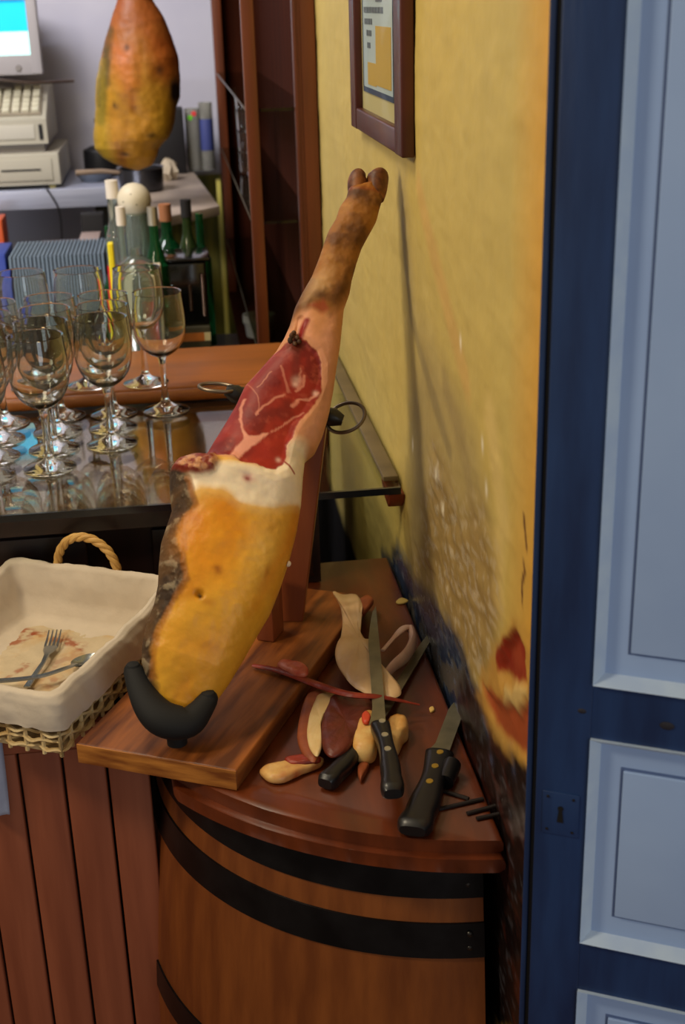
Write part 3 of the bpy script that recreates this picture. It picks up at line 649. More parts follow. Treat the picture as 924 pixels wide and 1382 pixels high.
# cloth liner: inside bowl, over the rim and down outside
def liner():
    rings = []
    prof = [(-.009, .034), (-.009, .040), (-.008, .050), (-.006, .060), (-.002, .068), (.003, .0705), (.008, .068), (.012, .056), (.017, .036), (.026, .018), (.045, .012), (.070, .0095), (.11, .009)]
    NS = 240
    for ins, z in prof:
        ring_ = []
        x0, y0, x1, y1 = ins, ins, KW-ins, KD-ins
        rr = max(.014-ins*.2, .004) if ins < .05 else .004
        per = []
        for (cx, cy, a0) in ((x1-rr, y1-rr, 0), (x0+rr, y1-rr, 90), (x0+rr, y0+rr, 180), (x1-rr, y0+rr, 270)):
            for a in range(0, 91, 10): per.append((cx+rr*math.cos(math.radians(a0+a)), cy+rr*math.sin(math.radians(a0+a))))
        P_ = np.array(per+[per[0]]); L = np.r_[0, np.cumsum(np.hypot(*np.diff(P_, axis=0).T))]
        for s_ in np.linspace(0, L[-1], NS, endpoint=False):
            ring_.append((np.interp(s_, L, P_[:, 0]), np.interp(s_, L, P_[:, 1]), z))
        rings.append(np.array(ring_))
    G = np.array(rings)       # prof x NS x 3
    out = []
    for i in range(len(prof)-1):
        for j in range(4 if i < len(prof)-2 else 8): out.append(G[i]*(1-j/(4 if i < len(prof)-2 else 8))+G[i+1]*j/(4 if i < len(prof)-2 else 8))
    out.append(G[-1]); G = np.array(out)
    x, y, z = G[..., 0].ravel(), G[..., 1].ravel(), G[..., 2].ravel()
    w1 = fbm(x*30+2, y*30+z*30, 21)-.5; w2 = fbm(x*90+7, y*90+z*60, 23)-.5
    hang = np.clip((.07-z)/.035, 0, 1)*(np.minimum(np.minimum(x, KW-x), np.minimum(y, KD-y)) < 0)
    z2 = z+w1*.005+w2*.001-hang*w1*.02+.010*np.clip((y-.16)/.1, 0, 1)*(z > .045)
    x2 = x+w2*.003+w1*.004; y2 = y+w2*.003+w1*.004
    Vl = np.c_[x2, y2, z2]
    R3 = np.array(KM.to_3x3()); Vw = Vl@R3.T+np.array(KM.translation)
    return Vw, NS, G.shape[0], x, y, z
Vw, NS, NR, lx, ly, lz = liner()
o, me = grid_mesh('cloth_liner', Vw, NS, NR, True, mat('liner_cloth', (205, 190, 170), .85, scale=40, attr=True, mix=.12, bump=.25, bscale=90, sheen=.1), bk)
fs = [p.vertices[:] for p in me.polygons]
bmx = bmesh.new(); bmx.from_mesh(me); bmx.verts.ensure_lookup_table(); last = [bmx.verts[(NR-1)*NS+j] for j in range(NS)]
f_ = bmx.faces.new(last); bmx.to_mesh(me); bmx.free()
P = Paint(len(lx), (204, 190, 170), .85); me.polygons.foreach_set('use_smooth', [True]*len(me.polygons))
P.store(me)
# the flat middle of the liner as a fine painted sheet with the crumbs' red-brown stain
gx = np.linspace(.03, KW-.03, 170); gy = np.linspace(.03, KD-.03, 200); GX, GY = np.meshgrid(gx, gy); x, y = GX.ravel(), GY.ravel()
a1 = fbm(x*40, y*40, 31); a2 = fbm(x*130, y*130, 33)
P = Paint(len(x), (196, 178, 146), .85)
def kb(px, py):
    q = at(px, py, 2, ZB+.012); l = KM.inverted() @ Vector(q); return (l.x, l.y)
xs_, ys_ = x+(a1-.5)*.03, y+(fbm(x*40, y*40, 35)-.5)*.03
for pts, w_s, al in (([(0, 846), (30, 850), (48, 854)], .010, .8), ([(8, 874), (30, 862), (44, 856)], .006, .8), ([(70, 862), (95, 866), (108, 872)], .008, .8), ([(14, 915), (40, 895)], .004, .7), ([(60, 905), (95, 885), (110, 870)], .010, .4), ([(55, 925), (80, 925)], .012, .5)):
    P.put(polyline(xs_, ys_, [kb(*p) for p in pts], w_s)*al*np.clip((a2-.35)*4, 0, 1), (150, 66, 24))
P.put(np.clip((a1-.55)*4, 0, 1)*.5, (196, 150, 84))
zz = .0125+(a1-.5)*.004
Vw = np.c_[x, y, zz]@np.array(KM.to_3x3()).T+np.array(KM.translation)
o, me = grid_mesh('stained_cloth_middle', Vw, len(gx), len(gy), False, mat('stained_cloth', (225, 205, 170), .85, scale=60, attr=True, mix=.15, bump=.3, bscale=120), bk); P.store(me); o['label'] = 'cloth bottom with red-brown paprika coloured stains'
# twisted handle on the back side
hp0 = [KM @ Vector((x_, KD+.002, z_)) for x_, z_ in ((.076, .05), (.077, .076), (.083, .096), (.097, .110), (.117, .116), (.137, .111), (.151, .097), (.158, .078), (.159, .05))]
cen_ = spline(hp0, 48); b = MB()
for ph in (0, 2*math.pi/3, 4*math.pi/3):
    pts = []
    for i, c in enumerate(cen_):
        tg = (cen_[min(i+1, 48)]-cen_[max(i-1, 0)]).normalized(); u1 = tg.cross(Vector(kd)).normalized(); u2 = Vector(kd); a = ph+i*.62
        pts.append(c+(u1*math.cos(a)+u2*math.sin(a))*.0027)
    b.tube(pts, .0031, 8)
b.build('twisted_handle', mat('wicker_rope', (206, 164, 92), .55, c2=(182, 138, 70), scale=60), bk)

# fork and spoon lying in the basket
M_cut = mat('cutlery_steel', (150, 156, 160), .25, .9)
def onk(px, py, z): q = at(px, py, 2, ZB+z); return np.array(q)
def flatstrip(b, pts, wid, th):
    """flat bar along points, widths per point; a closed solid"""
    n = len(pts); vs = []
    for i in range(n):
        t_ = Vector(pts[min(i+1, n-1)])-Vector(pts[max(i-1, 0)]); s_ = t_.cross(Vector((0, 0, 1))).normalized(); p = Vector(pts[i])
        w = wid[i]/2; vs += [p-s_*w, p+s_*w, p+s_*w*.8+Vector((0, 0, th)), p-s_*w*.8+Vector((0, 0, th))]
    fs = [(4*i+k_, 4*i+(k_+1) % 4, 4*i+4+(k_+1) % 4, 4*i+4+k_) for i in range(n-1) for k_ in range(4)]+[(0, 1, 2, 3), (4*n-4, 4*n-3, 4*n-2, 4*n-1)]
    b.raw(vs, fs)
b = MB(); P0 = onk(36, 928, .017); P1 = onk(58, 895, .020); P2 = onk(63, 884, .021); P3 = onk(72, 868, .018)
flatstrip(b, [P0, P1, P2, onk(66, 878, .019), onk(69, 873, .018)], [.008, .005, .006, .014, .017], .0016)
dv = (onk(72, 864, .018)-onk(69, 873, .018)); sd = np.cross(dv, [0, 0, 1]); sd /= np.linalg.norm(sd)
for j in range(4):
    s_ = (j-1.5)*.0046; base_ = onk(69, 873, .018)+sd*s_; flatstrip(b, [base_, base_+dv*.9+np.array([0, 0, .001]), base_+dv*2.0+np.array([0, 0, .004])], [.0028, .0024, .0012], .0014)
o = b.build('fork', M_cut); tag(o, 'steel fork lying in the cloth-lined basket under the spoon', 'fork')
b = MB(); flatstrip(b, spline([onk(-8, 920, .021), onk(30, 917, .025), onk(60, 912, .027), onk(90, 902, .026), onk(104, 897, .022)], 20), [.009-.0045*i/20 for i in range(21)], .0018)
sc = onk(118, 893, .020); sdv = onk(130, 889, .02)-onk(104, 897, .02); sdv /= np.linalg.norm(sdv); sw = np.cross([0, 0, 1], sdv)
rows = []
for i in range(9):
    rr = i/8
    for j in range(24):
        a = 2*math.pi*j/24; rows.append(sc+sdv*(.019*rr*math.cos(a))+sw*(.0125*rr*math.sin(a))+np.array([0, 0, .005*rr*rr-.002]))
b.raw(rows, [(i*24+j, i*24+(j+1) % 24, (i+1)*24+(j+1) % 24, (i+1)*24+j) for i in range(8) for j in range(24)])
b.raw([r_-np.array([0, 0, .0012]) for r_ in rows], [(i*24+j, (i+1)*24+j, (i+1)*24+(j+1) % 24, i*24+(j+1) % 24) for i in range(8) for j in range(24)])
o = b.build('spoon', M_cut); tag(o, 'steel spoon lying across the fork in the cloth-lined basket', 'spoon')

# white cloth hanging at the far left in front of the planks
pts = []; cx0 = at(-6, 1030, 1, YP-.01)
gx = np.linspace(0, 1, 14); gz = np.linspace(0, 1, 20)
GX, GZ = np.meshgrid(gx, gz); x, z = GX.ravel(), GZ.ravel()
xl = at(-60, 1015, 1, YP-.012)[0]; xr = at(5, 1020, 1, YP-.012)[0]; xr2 = at(12, 1104, 1, YP-.012)[0]; zt = ZB; zb_ = at(8, 1104, 1, YP-.012)[2]
X = xl+(xr+(xr2-xr)*z-xl)*x; Z = zt+(zb_+.02*(1-x)-zt)*z
V = np.c_[X, YP-.010-.005*np.sin(x*9+z*2), Z]
o, me = grid_mesh('hanging_cloth', V, 14, 20, False, mat('hanging_white_cloth', (190, 200, 222), .85, c2=(172, 182, 206), scale=30)); tag(o, 'white cloth corner hanging in front of the planks below the basket', 'cloth')
md = o.modifiers.new('thickness', 'SOLIDIFY'); md.thickness = .0015

# ================================================================== WINE GLASSES
GH = .175
def wine_glass(loc, label, group):
    t_ = thing('wine_glass', label, 'wine glass', loc, group)
    x, y, z = loc
    foot = [(.0325, .0), (.0340, .0009), (.0338, .0022), (.029, .0042), (.018, .0075), (.0085, .0125), (.0058, .018)]
    stem = [(.0057, .0181), (.0046, .032), (.0043, .056), (.0049, .074), (.0074, .0818)]
    out = [(.0076, .0819), (.0155, .0855), (.0250, .093), (.0325, .104), (.0366, .117), (.0377, .129), (.0372, .145), (.0355, .161), (.0344, GH)]
    inn = [(.0328, GH), (.0345, .161), (.0363, .145), (.0367, .129), (.0355, .1175), (.0313, .1055), (.0237, .095), (.014, .0885), (.004, .0865), (.0001, .0862)]
    def prof(p, n):
        q = spline([(a, 0, c) for a, c in p], n); return [(v.x, v.z) for v in q]
    MB().lathe(prof(foot, 14), loc, 48).build('foot', M_glass, t_)
    MB().lathe(prof(stem, 10), loc, 24).build('stem', M_glass, t_)
    MB().lathe(prof(out, 28)+[(.0350, GH+.0008)]+prof(inn, 28), loc, 56).build('bowl', M_glass, t_)
    return t_
spots = [((-0.186, 1.606, 0), 'wine glass nearest the counter front edge, foremost of the middle row'),
         ((-0.186, 1.682, 0), 'wine glass second from the front in the middle row of the counter'),
         ((-0.187, 1.758, 0), 'wine glass third from the front in the middle row of the counter'),
         ((-0.187, 1.832, 0), 'rearmost wine glass of the middle row on the glass counter'),
         ((-0.1095, 1.688, 0), 'wine glass foremost in the row right of the nearest one'),
         ((-0.1105, 1.762, 0), 'wine glass second in the row right of the nearest one'),
         ((-0.112, 1.8315, 0), 'wine glass rearmost in the row right of the nearest one, touching the board edge'),
         ((-0.036, 1.8305, 0), 'wine glass standing alone at the right end of the group on the glass'),
         ((-0.262, 1.588, 0), 'wine glass half cut off at the left picture edge, foremost there'),
         ((-0.263, 1.664, 0), 'wine glass at the left picture edge, second from the front'),
         ((-0.264, 1.74, 0), 'wine glass at the left picture edge, third from the front'),
         ((-0.265, 1.816, 0), 'wine glass at the left picture edge, rearmost on the glass counter')]
back = [((197, 517), 'rightmost wine glass standing on the wooden bar board'), ((120, 520), 'middle wine glass of the three on the wooden bar board'), ((46, 524), 'leftmost wine glass of the three on the wooden bar board')]
proto = None
def place(pt, z, label):
    global proto
    q = pt if len(pt) == 3 else at(pt[0], pt[1], 2, z); loc = Vector((float(q[0]), float(q[1]), float(z)))
    if proto is None:
        proto = wine_glass(tuple(loc), label, 'wine glasses on the bar'); return
    r = proto.copy(); COL.objects.link(r); r.location = loc; r['label'] = label
    for ch in list(proto.children):
        c = ch.copy(); COL.objects.link(c); c.parent = r
for p, l in spots: place(p, ZC+.0003, l)
for p, l in back: place(p, ZC+.0203, l)

# ================================================================== KNIVES
def knife(name, label, tip, blade_end, hend, hwid, bwid, z, zt, rivets, rivmat, curve=0.0, tipz=None):
    """knife lying on the barrel top: tip, bolster, handle end as photograph pixels on the plane z"""
    T_ = np.array(at(*tip, 2, zt)); B_ = np.array(at(*blade_end, 2, z)); E_ = np.array(at(*hend, 2, z))
    t_ = thing(name, label, 'knife', tuple((B_+E_)/2))
    hd = E_-B_; hl = np.linalg.norm(hd); hd /= hl; up = np.array([0, 0, 1.]); sd_ = np.cross(hd, up); sd_ /= np.linalg.norm(sd_); up = np.cross(sd_, hd)
    bd = B_-T_; bl_ = np.linalg.norm(bd); bd /= bl_; s2 = np.cross(bd, [0, 0, 1.]); s2 /= np.linalg.norm(s2)
    b = MB(); n = 16; vs = []
    for i in range(n+1):
        f_ = i/n; p = T_+bd*bl_*f_; wl = bwid*(min(1, (f_/.35))**.6)*(1 if f_ < .9 else 1+.35*(f_-.9)/.1)
        a_ = p-s2*(bwid*.5)+s2*bwid*curve*(1-f_)**2; c_ = p-s2*(bwid*.5)+s2*wl+s2*bwid*curve*(1-f_)**2
        for q in (a_+np.array([0, 0, .0009]), a_-np.array([0, 0, .0009]), c_-np.array([0, 0, .0002]), c_+np.array([0, 0, .0002])): vs.append(q)
    fs = [(4*i+k_, 4*i+(k_+1) % 4, 4*i+4+(k_+1) % 4, 4*i+4+k_) for i in range(n) for k_ in range(4)]+[(0, 1, 2, 3), (4*n, 4*n+1, 4*n+2, 4*n+3)]
    b.raw(vs, fs); b.build('blade', M_blade, t_, smooth=False)
    b = MB(); HMt = frame_matrix(B_, hd, sd_, up); prof = []
    n = 26; seg = 20; vs = []; fs = []
    for i in range(n+1):
        f_ = i/n; w = hwid*(.42+.05*math.cos(f_*9)+(.14 if f_ > .8 else 0)*math.sin((f_-.8)/.2*math.pi/1.6)); h = .0085*(1 if 0 < i < n else .6)
        if i == 0 or i == n: w *= .75
        elif i == n-1: w *= .93
        off = -.0025*math.sin(f_*math.pi)
        for k_ in range(seg):
            a = 2*math.pi*k_/seg; ca, sa = math.cos(a), math.sin(a)
            vs.append(HMt @ Vector((hl*f_, off+w*math.copysign(abs(ca)**.7, ca), h*math.copysign(abs(sa)**.6, sa))))
    fs = [(i*seg+k_, i*seg+(k_+1) % seg, (i+1)*seg+(k_+1) % seg, (i+1)*seg+k_) for i in range(n) for k_ in range(seg)]+[tuple(range(seg))[::-1], tuple(n*seg+k_ for k_ in range(seg))]
    b.raw(vs, fs); hn = b.build('handle', M_black, t_)
    for f_ in rivets:
        b = MB().lathe([(.0034, 0), (.0033, .0010), (.0001, .0013)], seg=16, M=HMt @ Matrix.Translation((hl*f_, -.002, .0080)) @ Matrix.Scale(1.15, 4, (1, 0, 0)))
        b.build('rivet', rivmat, hn)
    return t_
zk = ZB+.0095
knife('carving_knife', 'large black-handled knife with three brass rivets near the front edge of the barrel top', (627, 928), (594, 1016), (556, 1122), .031, .0165, zk, ZB+.004, (.09, .28, .48), M_brass)
knife('boning_knife', 'long narrow knife with three silver rivets, blade pointing to the back across the ham scraps', (503, 818), (512, 978), (530, 1072), .021, .0125, ZB+.030, ZB+.034, (.06, .27, .48), M_silver, .25)
knife('slicing_knife', 'thin-bladed knife under the others, its tip resting by the stained wall', (598, 826), (500, 990), (438, 1058), .019, .0105, ZB+.0095, ZB+.006, (), M_silver)
sk = thing('sharpening_steel', 'short black cylindrical handle with a silver cap beside the brass-riveted knife', 'sharpening steel', tuple(at(604, 1045, 2, ZB)))
a0 = at(600, 1056, 2, ZB+.0085); a1_ = at(610, 1031, 2, ZB+.012)
b = MB().tube([a0, a1_-(a1_-a0)*.15, a1_], [.0085, .0092, .0088], 18); b.build('grip', M_black, sk)
dv = (a1_-a0)/np.linalg.norm(a1_-a0); b = MB().tube([a1_, a1_+dv*.003, a1_+dv*.0045], [.0055, .0055, .003], 16); b.build('end_cap', M_silver, sk)
M_char = mat('charred', (26, 16, 12), .7)
for k, (p, q, lab) in enumerate((((590, 1065), (632, 1078), 'dark burnt stick lying nearest the brass-riveted knife, rearmost of four'), ((592, 1092), (652, 1078), 'longest dark burnt stick reaching under the knife handle'), ((630, 1098), (674, 1086), 'dark burnt stick third from the back near the barrel edge'), ((643, 1105), (684, 1096), 'foremost dark burnt stick near the front right corner of the barrel top'))):
    b = MB().tube([at(*p, 2, ZB+.002), at(*q, 2, ZB+.002)], .0022, 8, flat=(1, .8)); tag(b.build('burnt_stick', M_char), lab, 'stick', 'burnt sticks on the barrel top')

# ================================================================== HAM SCRAPS
def smoothloop(poly, n=6):
    P_ = [Vector((p[0], p[1], 0)) for p in poly]; m_ = len(P_); out = []
    for i in range(m_):
        p0, p1, p2, p3 = P_[i-1], P_[i], P_[(i+1) % m_], P_[(i+2) % m_]
        for j in range(n):
            f_ = j/n; out.append(.5*((2*p1)+(p2-p0)*f_+(2*p0-5*p1+4*p2-p3)*f_*f_+(3*p1-p0-3*p2+p3)*f_**3))
    return out
def slab(name, label, poly, z, th, material, cat='ham scrap', wob=.003, tilt=None, parent=None, seed=0):
    """irregular flat piece: photo outline laid on the plane z, rounded rim, uneven thickness"""
    lp_ = smoothloop(poly); W_ = [np.array(at(p.x, p.y, 2, z)) for p in lp_]; c = sum(W_)/len(W_); n = len(W_)
    rr = [(0.02, 1.0), (.35, 1.02), (.7, 1), (.9, .85), (.98, .55), (1.0, 0.2), (.97, -.05), (.9, -.12), (.5, -.1), (.02, -.1)]
    vs = []
    for s_, hh in rr:
        for w in W_:
            p = c+(w-c)*s_; nz_ = float(fbm(np.array([p[0]*70+seed]), np.array([p[1]*70]), seed)[0])-.5
            tz = tilt((p-c)[0], (p-c)[1]) if tilt else 0
            vs.append((p[0], p[1], z+th*hh+tz+nz_*wob*(1 if hh > .5 else .3)))
    fs = [(i*n+k_, i*n+(k_+1) % n, (i+1)*n+(k_+1) % n, (i+1)*n+k_) for i in range(len(rr)-1) for k_ in range(n)]+[tuple(range(n)), tuple((len(rr)-1)*n+k_ for k_ in range(n))]
    b = MB(); b.raw(vs, fs); o = b.build(name, material, parent, angle=80)
    if parent is None: tag(o, label, cat)
    elif label: o['label'] = label
    return o
M_fat = mat('fat_slice', (206, 166, 116), .4, c2=(220, 184, 134), scale=30, sss=.1, coat=.1)
M_fatp = mat('fat_pink', (224, 178, 150), .4, c2=(236, 200, 172), scale=50, sss=.1)
M_fatw = mat('fat_cream', (228, 190, 120), .4, c2=(206, 140, 60), scale=45, sss=.1, bump=.3)
M_lean = mat('lean_dark', (74, 28, 18), .4, c2=(104, 42, 26), scale=40, bump=.4, bscale=90)
M_red = mat('lean_red', (150, 52, 30), .4, c2=(112, 34, 20), scale=60, bump=.4, bscale=120)
M_rind = mat('rind_edge', (130, 62, 32), .5, c2=(160, 84, 44), scale=50, bump=.3)
g = 'ham trimmings on the barrel top'
o = slab('fat_slice', 'large smooth beige slice of ham fat lying behind the knives, top end by the post', [(449, 800), (462, 803), (478, 803), (487, 812), (489, 823), (482, 833), (483, 850), (492, 864), (505, 868), (507, 895), (520, 915), (538, 926), (541, 938), (528, 944), (500, 940), (480, 930), (466, 916), (455, 898), (452, 880), (459, 862), (462, 840), (458, 818)], ZB+.022, .005, M_fat, seed=1, wob=.006)
o = slab('rind_scrap', 'small brown rind corner sticking up behind the fat slice', [(482, 815), (496, 806), (504, 814), (494, 828), (484, 834)], ZB+.018, .006, M_rind, seed=3)
pts = spline([at(513, 918, 2, ZB+.012), at(530, 900, 2, ZB+.016), at(548, 884, 2, ZB+.020), at(557, 866, 2, ZB+.022), at(554, 850, 2, ZB+.024), at(545, 848, 2, ZB+.028), at(532, 860, 2, ZB+.030), at(516, 878, 2, ZB+.026)], 40)
b = MB().tube(pts, [.0022+.0045*math.sin(math.pi*min(1, .12+i/40)) for i in range(41)], 12, flat=(.7, 1.35)); tag(b.build('fat_curl', M_fatp), 'pinkish white curled strip of fat right of the narrow knife blade', 'ham scrap')
pts = spline([at(341, 898, 2, ZT+.004), at(372, 904, 2, ZT+.006), at(402, 914, 2, ZT+.005), at(430, 925, 2, ZT), at(470, 937, 2, ZB+.034), at(515, 941, 2, ZB+.030), at(566, 951, 2, ZB+.018)], 40)
b = MB().tube(pts, [.0012+.0032*math.sin(math.pi*min(1, i/40+.05))**.6 for i in range(41)], 10, flat=(1.2, .6)); tag(b.build('meat_strip', M_red), 'long thin red strip of dried meat running from the pine board across the scraps', 'ham scrap')
o = slab('meat_lump', 'small pink lump of meat and fat on the right edge of the pine board', [(374, 900), (381, 893), (392, 895), (404, 899), (416, 905), (414, 913), (400, 914), (386, 908)], ZT+.006, .006, mat('lump', (206, 120, 92), .4, c2=(170, 66, 44), scale=80, sss=.1), seed=7, wob=.005)
t_ = thing('rind_slice', 'curved slice of dark lean with cream fat band and red-brown rind below the red strip', 'ham scrap', tuple(at(430, 985, 2, ZB)))
slab('rind', 'red-brown outer rind', [(418, 938), (440, 932), (462, 940), (445, 948), (432, 960), (425, 980), (424, 1005), (430, 1020), (424, 1030), (410, 1022), (401, 1000), (404, 970), (410, 950)], ZB+.012, .006, M_rind, parent=t_, seed=8)
slab('fat_band', 'cream fat band', [(432, 938), (458, 936), (452, 948), (440, 962), (432, 985), (434, 1008), (428, 1022), (418, 1012), (414, 990), (418, 965), (424, 950)], ZB+.017, .004, mat('cream_band', (224, 196, 140), .4, c2=(208, 170, 110), scale=40, sss=.1), parent=t_, seed=9)
slab('lean', 'dark lean meat', [(448, 944), (472, 938), (496, 944), (506, 960), (500, 980), (482, 998), (468, 1016), (448, 1024), (436, 1014), (432, 992), (436, 968)], ZB+.016, .007, M_lean, parent=t_, seed=10, wob=.006)
slab('fat_end', 'yellowish fat scrap with a reddish tip, foremost on the left beside the pine board', [(350, 1044), (362, 1037), (380, 1034), (395, 1030), (412, 1028), (436, 1027), (432, 1036), (410, 1044), (398, 1050), (380, 1057), (362, 1056)], ZB+.003, .008, mat('fat_redtip', (222, 180, 108), .4, c2=(170, 80, 36), scale=38, sss=.1), seed=11, wob=.004)
slab('meat_sliver', 'thin red sliver of meat joining the yellowish scrap to the curved slice', [(384, 1026), (402, 1022), (428, 1020), (432, 1029), (410, 1033), (392, 1033)], ZB+.009, .004, M_red, seed=12)
slab('fat_chunk', 'cream chunk of fat under the left side of the silver-riveted handle', [(486, 982), (496, 972), (508, 976), (510, 1000), (506, 1026), (490, 1030), (476, 1024), (478, 1004)], ZB+.006, .018, M_fatw, seed=13, wob=.004)
slab('yellow_fat_lump', 'yellow knob of fat with a pink core right of the silver-riveted handle', [(524, 984), (536, 977), (549, 982), (551, 996), (544, 1004), (536, 1020), (524, 1026), (518, 1010)], ZB+.004, .016, M_fatw, seed=14, wob=.005)
slab('meat_crumb', 'tiny red crumb of meat on top of the cream fat beside the knife bolster', [(488, 968), (494, 962), (500, 968), (498, 977), (490, 977)], ZB+.026, .004, mat('redcrumb', (206, 74, 46), .4), seed=15, wob=.001)
slab('meat_tag', 'small brown shred of meat sticking out beneath the silver-riveted handle', [(482, 1040), (490, 1030), (498, 1034), (492, 1048), (486, 1056)], ZB+.002, .005, M_rind, seed=16)
slab('bread_crumb', 'pale crumb at the back of the barrel top near the wall', [(534, 813), (541, 808), (551, 811), (546, 815), (538, 816)], ZB+.0004, .0018, mat('crumb', (178, 150, 76), .7), cat='crumb', seed=17, wob=.002)
slab('fat_crumb', 'tiny yellowish crumb between the red strip and the large knife blade', [(579, 957), (584, 955), (586, 960), (581, 962)], ZB+.0005, .0022, mat('crumb2', (214, 176, 96), .7), cat='crumb', seed=18, wob=.0005)

# ================================================================== PICTURE ON THE WALL
pf = thing('picture_frame', 'dark brown framed certificate hanging on the yellow wall above the ham hoof', 'picture', (XW, 1.55, 1.50))
M_frame = mat('frame_wood', (84, 36, 26), .4, c2=(62, 26, 20), scale=10, stretch=(3, 3, .8), coat=.2)
y0, y1, z0, z1 = 1.366, 1.752, 1.494, 1.93; fw = .044; fb = .026; X1 = XW-.001; X0 = XW-.015
b = MB().box((X0, y0, z0), (X1, y0+fw, z1), None, .002).box((X0, y1-fw, z0), (X1, y1, z1), None, .002)
b.box((X0+.001, y0+fw, z0), (X1, y1-fw, z0+fb), None, .002).box((X0+.001, y0+fw, z1-fb), (X1, y1-fw, z1), None, .002)
b.build('frame', M_frame, pf)
xp = XW-.005
b = MB().box((xp, y0+fw-.004, z0+fb-.004), (X1-.001, y1-fw+.004, z1-fb+.004)); o = b.build('mat_board', mat('cream_mount', (206, 190, 140), .7), pf, smooth=False); o['label'] = 'cream mount'
ia, ib, ic, id_ = 1.462, 1.690, z0+fb+.022, z1-fb-.022
b = MB().box((xp-.001, ia, ic), (xp, ib, id_)); pr = b.build('print', mat('print_paper', (196, 206, 212), .6, c2=(176, 190, 202), scale=5), pf, smooth=False)
def flat(name, rects, m_, par):
    b = MB()
    for a_, c_, d_, e_ in rects: b.box((xp-.0016, a_, d_), (xp-.001, c_, e_))
    return b.build(name, m_, par, smooth=False)
flat('blue_border', [(ia, ib, ic, ic+.006), (ia, ia+.003, ic+.006, id_), (ib-.003, ib, ic+.006, id_)], mat('blue_ink', (58, 72, 104), .6), pr)
flat('ochre_block', [(ia+.015, 1.585, ic+.012, ic+.078), (1.585, 1.650, ic+.010, ic+.036)], mat('ochre_ink', (206, 168, 80), .6), pr)
M_ink = mat('grey_ink', (100, 108, 120), .6)
rng = random.Random(2); rects = []
for zr_, ya, yb in ((.052, 1.628, 1.652), (.066, 1.618, 1.668), (.079, 1.612, 1.672), (.092, 1.530, 1.676)):
    yy = ya
    while yy < yb-.006:
        w_r = rng.uniform(.010, .024); rects.append((yy, min(yy+w_r, yb), ic+zr_, ic+zr_+.0065)); yy += w_r+.005
flat('lettering', rects, M_ink, pr)
b = MB(); gy_, gz_ = 1.560, ic+.104
MX = Matrix(((0, 0, 1, xp-.0016), (1, 0, 0, 0), (0, 1, 0, 0), (0, 0, 0, 1)))
b.prism([(gy_-.030, gz_+.036), (gy_+.030, gz_+.036), (gy_+.025, gz_+.024), (gy_+.005, gz_+.015), (gy_+.005, gz_+.007), (gy_+.022, gz_+.003), (gy_+.022, gz_), (gy_-.022, gz_), (gy_-.022, gz_+.003), (gy_-.005, gz_+.007), (gy_-.005, gz_+.015), (gy_-.025, gz_+.024)], 0, .0006, M=MX)
b.build('goblet_mark', M_ink, pr, smooth=False)
b = MB().box((xp-.0035, y0+fw-.003, z0+fb-.003), (xp-.0025, y1-fw+.003, z1-fb+.003)); b.build('glazing', thin_glass('glazing_glass', (250, 252, 250), fac=.06), pf, smooth=False)

# ================================================================== VITRINE along the wall
XV = .128
vt = thing('glass_vitrine', 'tall red-brown wooden wall cabinet with glass shelves and open sides', 'cabinet', (.19, 3.0, .9))
YN, YF = 2.262, 3.62; ZV0, ZV1 = .90, 2.15
pr_ = [(XV, YN, .020, .022), (.2135, YN, .0365, .022), (XV, YF-.03, .024, .03)]
b = MB().box((XV, YN, ZV0), (XV+.0215, YN+.024, ZV1), None, .002); b.build('corner_post', M_vit, vt)
b = MB().box((.2125, YN+.004, ZV0), (XW-.002, YN+.03, ZV1), None, .0015)
for xx in (.2155, .2185, .2215): b.box((xx, YN+.001, ZV0), (xx+.0018, YN+.006, ZV1))
b.build('wall_post', M_vit, vt)
b = MB().box((XV, YF-.05, ZV0), (XV+.024, YF, ZV1), None, .002); b.build('corner_post', M_vit, vt)
b = MB().box((XV+.024, YF-.012, ZV0), (XW-.003, YF, ZV1)); b.build('end_panel', M_vitback, vt, smooth=False)
b = MB().box((XW-.012, YN+.031, ZV0), (XW-.003, YF-.013, ZV1)); b.build('back_panel', M_vitback, vt, smooth=False)
b = MB().box((XV+.001, YN+.001, ZV0-.02), (XW-.003, YF, ZV0)); b.build('bottom', M_vitback, vt, smooth=False)
b = MB().box((XV+.001, YN+.001, ZV1), (XW-.003, YF, ZV1+.02)); b.build('cornice', M_vit, vt, smooth=False)
M_shelf = thin_glass('shelf_glass', (190, 200, 180))
for zs_ in (1.045, 1.285, 1.475):
    b = MB().box((XV+.004, YN+.034, zs_), (XW-.013, YF-.055, zs_+.005)); sh = b.build('glass_shelf', M_shelf, vt, smooth=False)
    b = MB().box((XV+.003, YN+.033, zs_), (XV+.0039, YF-.055, zs_+.005)); b.build('shelf_edge', mat('polished_edge', (84, 78, 62), .3, .3), sh, smooth=False)
# tumblers on the shelf, bucket at the bottom
def tumbler(c, r, h, label, group, m_=M_glass):
    b = MB().lathe([(r*.86, 0), (r*.9, .002), (r, h), (r*.95, h), (r*.84, .006), (.0001, .006)], c, 28)
    return tag(b.build('glass_tumbler', m_), label, 'tumbler', group)
for i, (px, py, nm) in enumerate(((323, 250, 'lowest glass tumbler of the stack on the glass shelf inside the wooden cabinet'), )):
    q = at(325, 249, 1, 3.12)
zsh = 1.285+.0052
for i in range(4):
    tumbler((.163, 2.98, zsh+.045*i), .016+.0008*i, .05, ('bottom', 'second', 'third', 'topmost')[i]+' glass tumbler of the sparkling stack inside the wooden cabinet', 'stacked tumblers in the cabinet')
q = at(334, 432, 1, 3.15); bkx = .178; bw = .036
bt = thing('white_bucket', 'small white plastic bucket with a lid rim at the bottom of the wooden cabinet', 'bucket', (bkx, 3.05, ZV0+.0005))
zb2 = ZV0+.0005; zt2 = at(330, 425, 1, 3.05)[2]
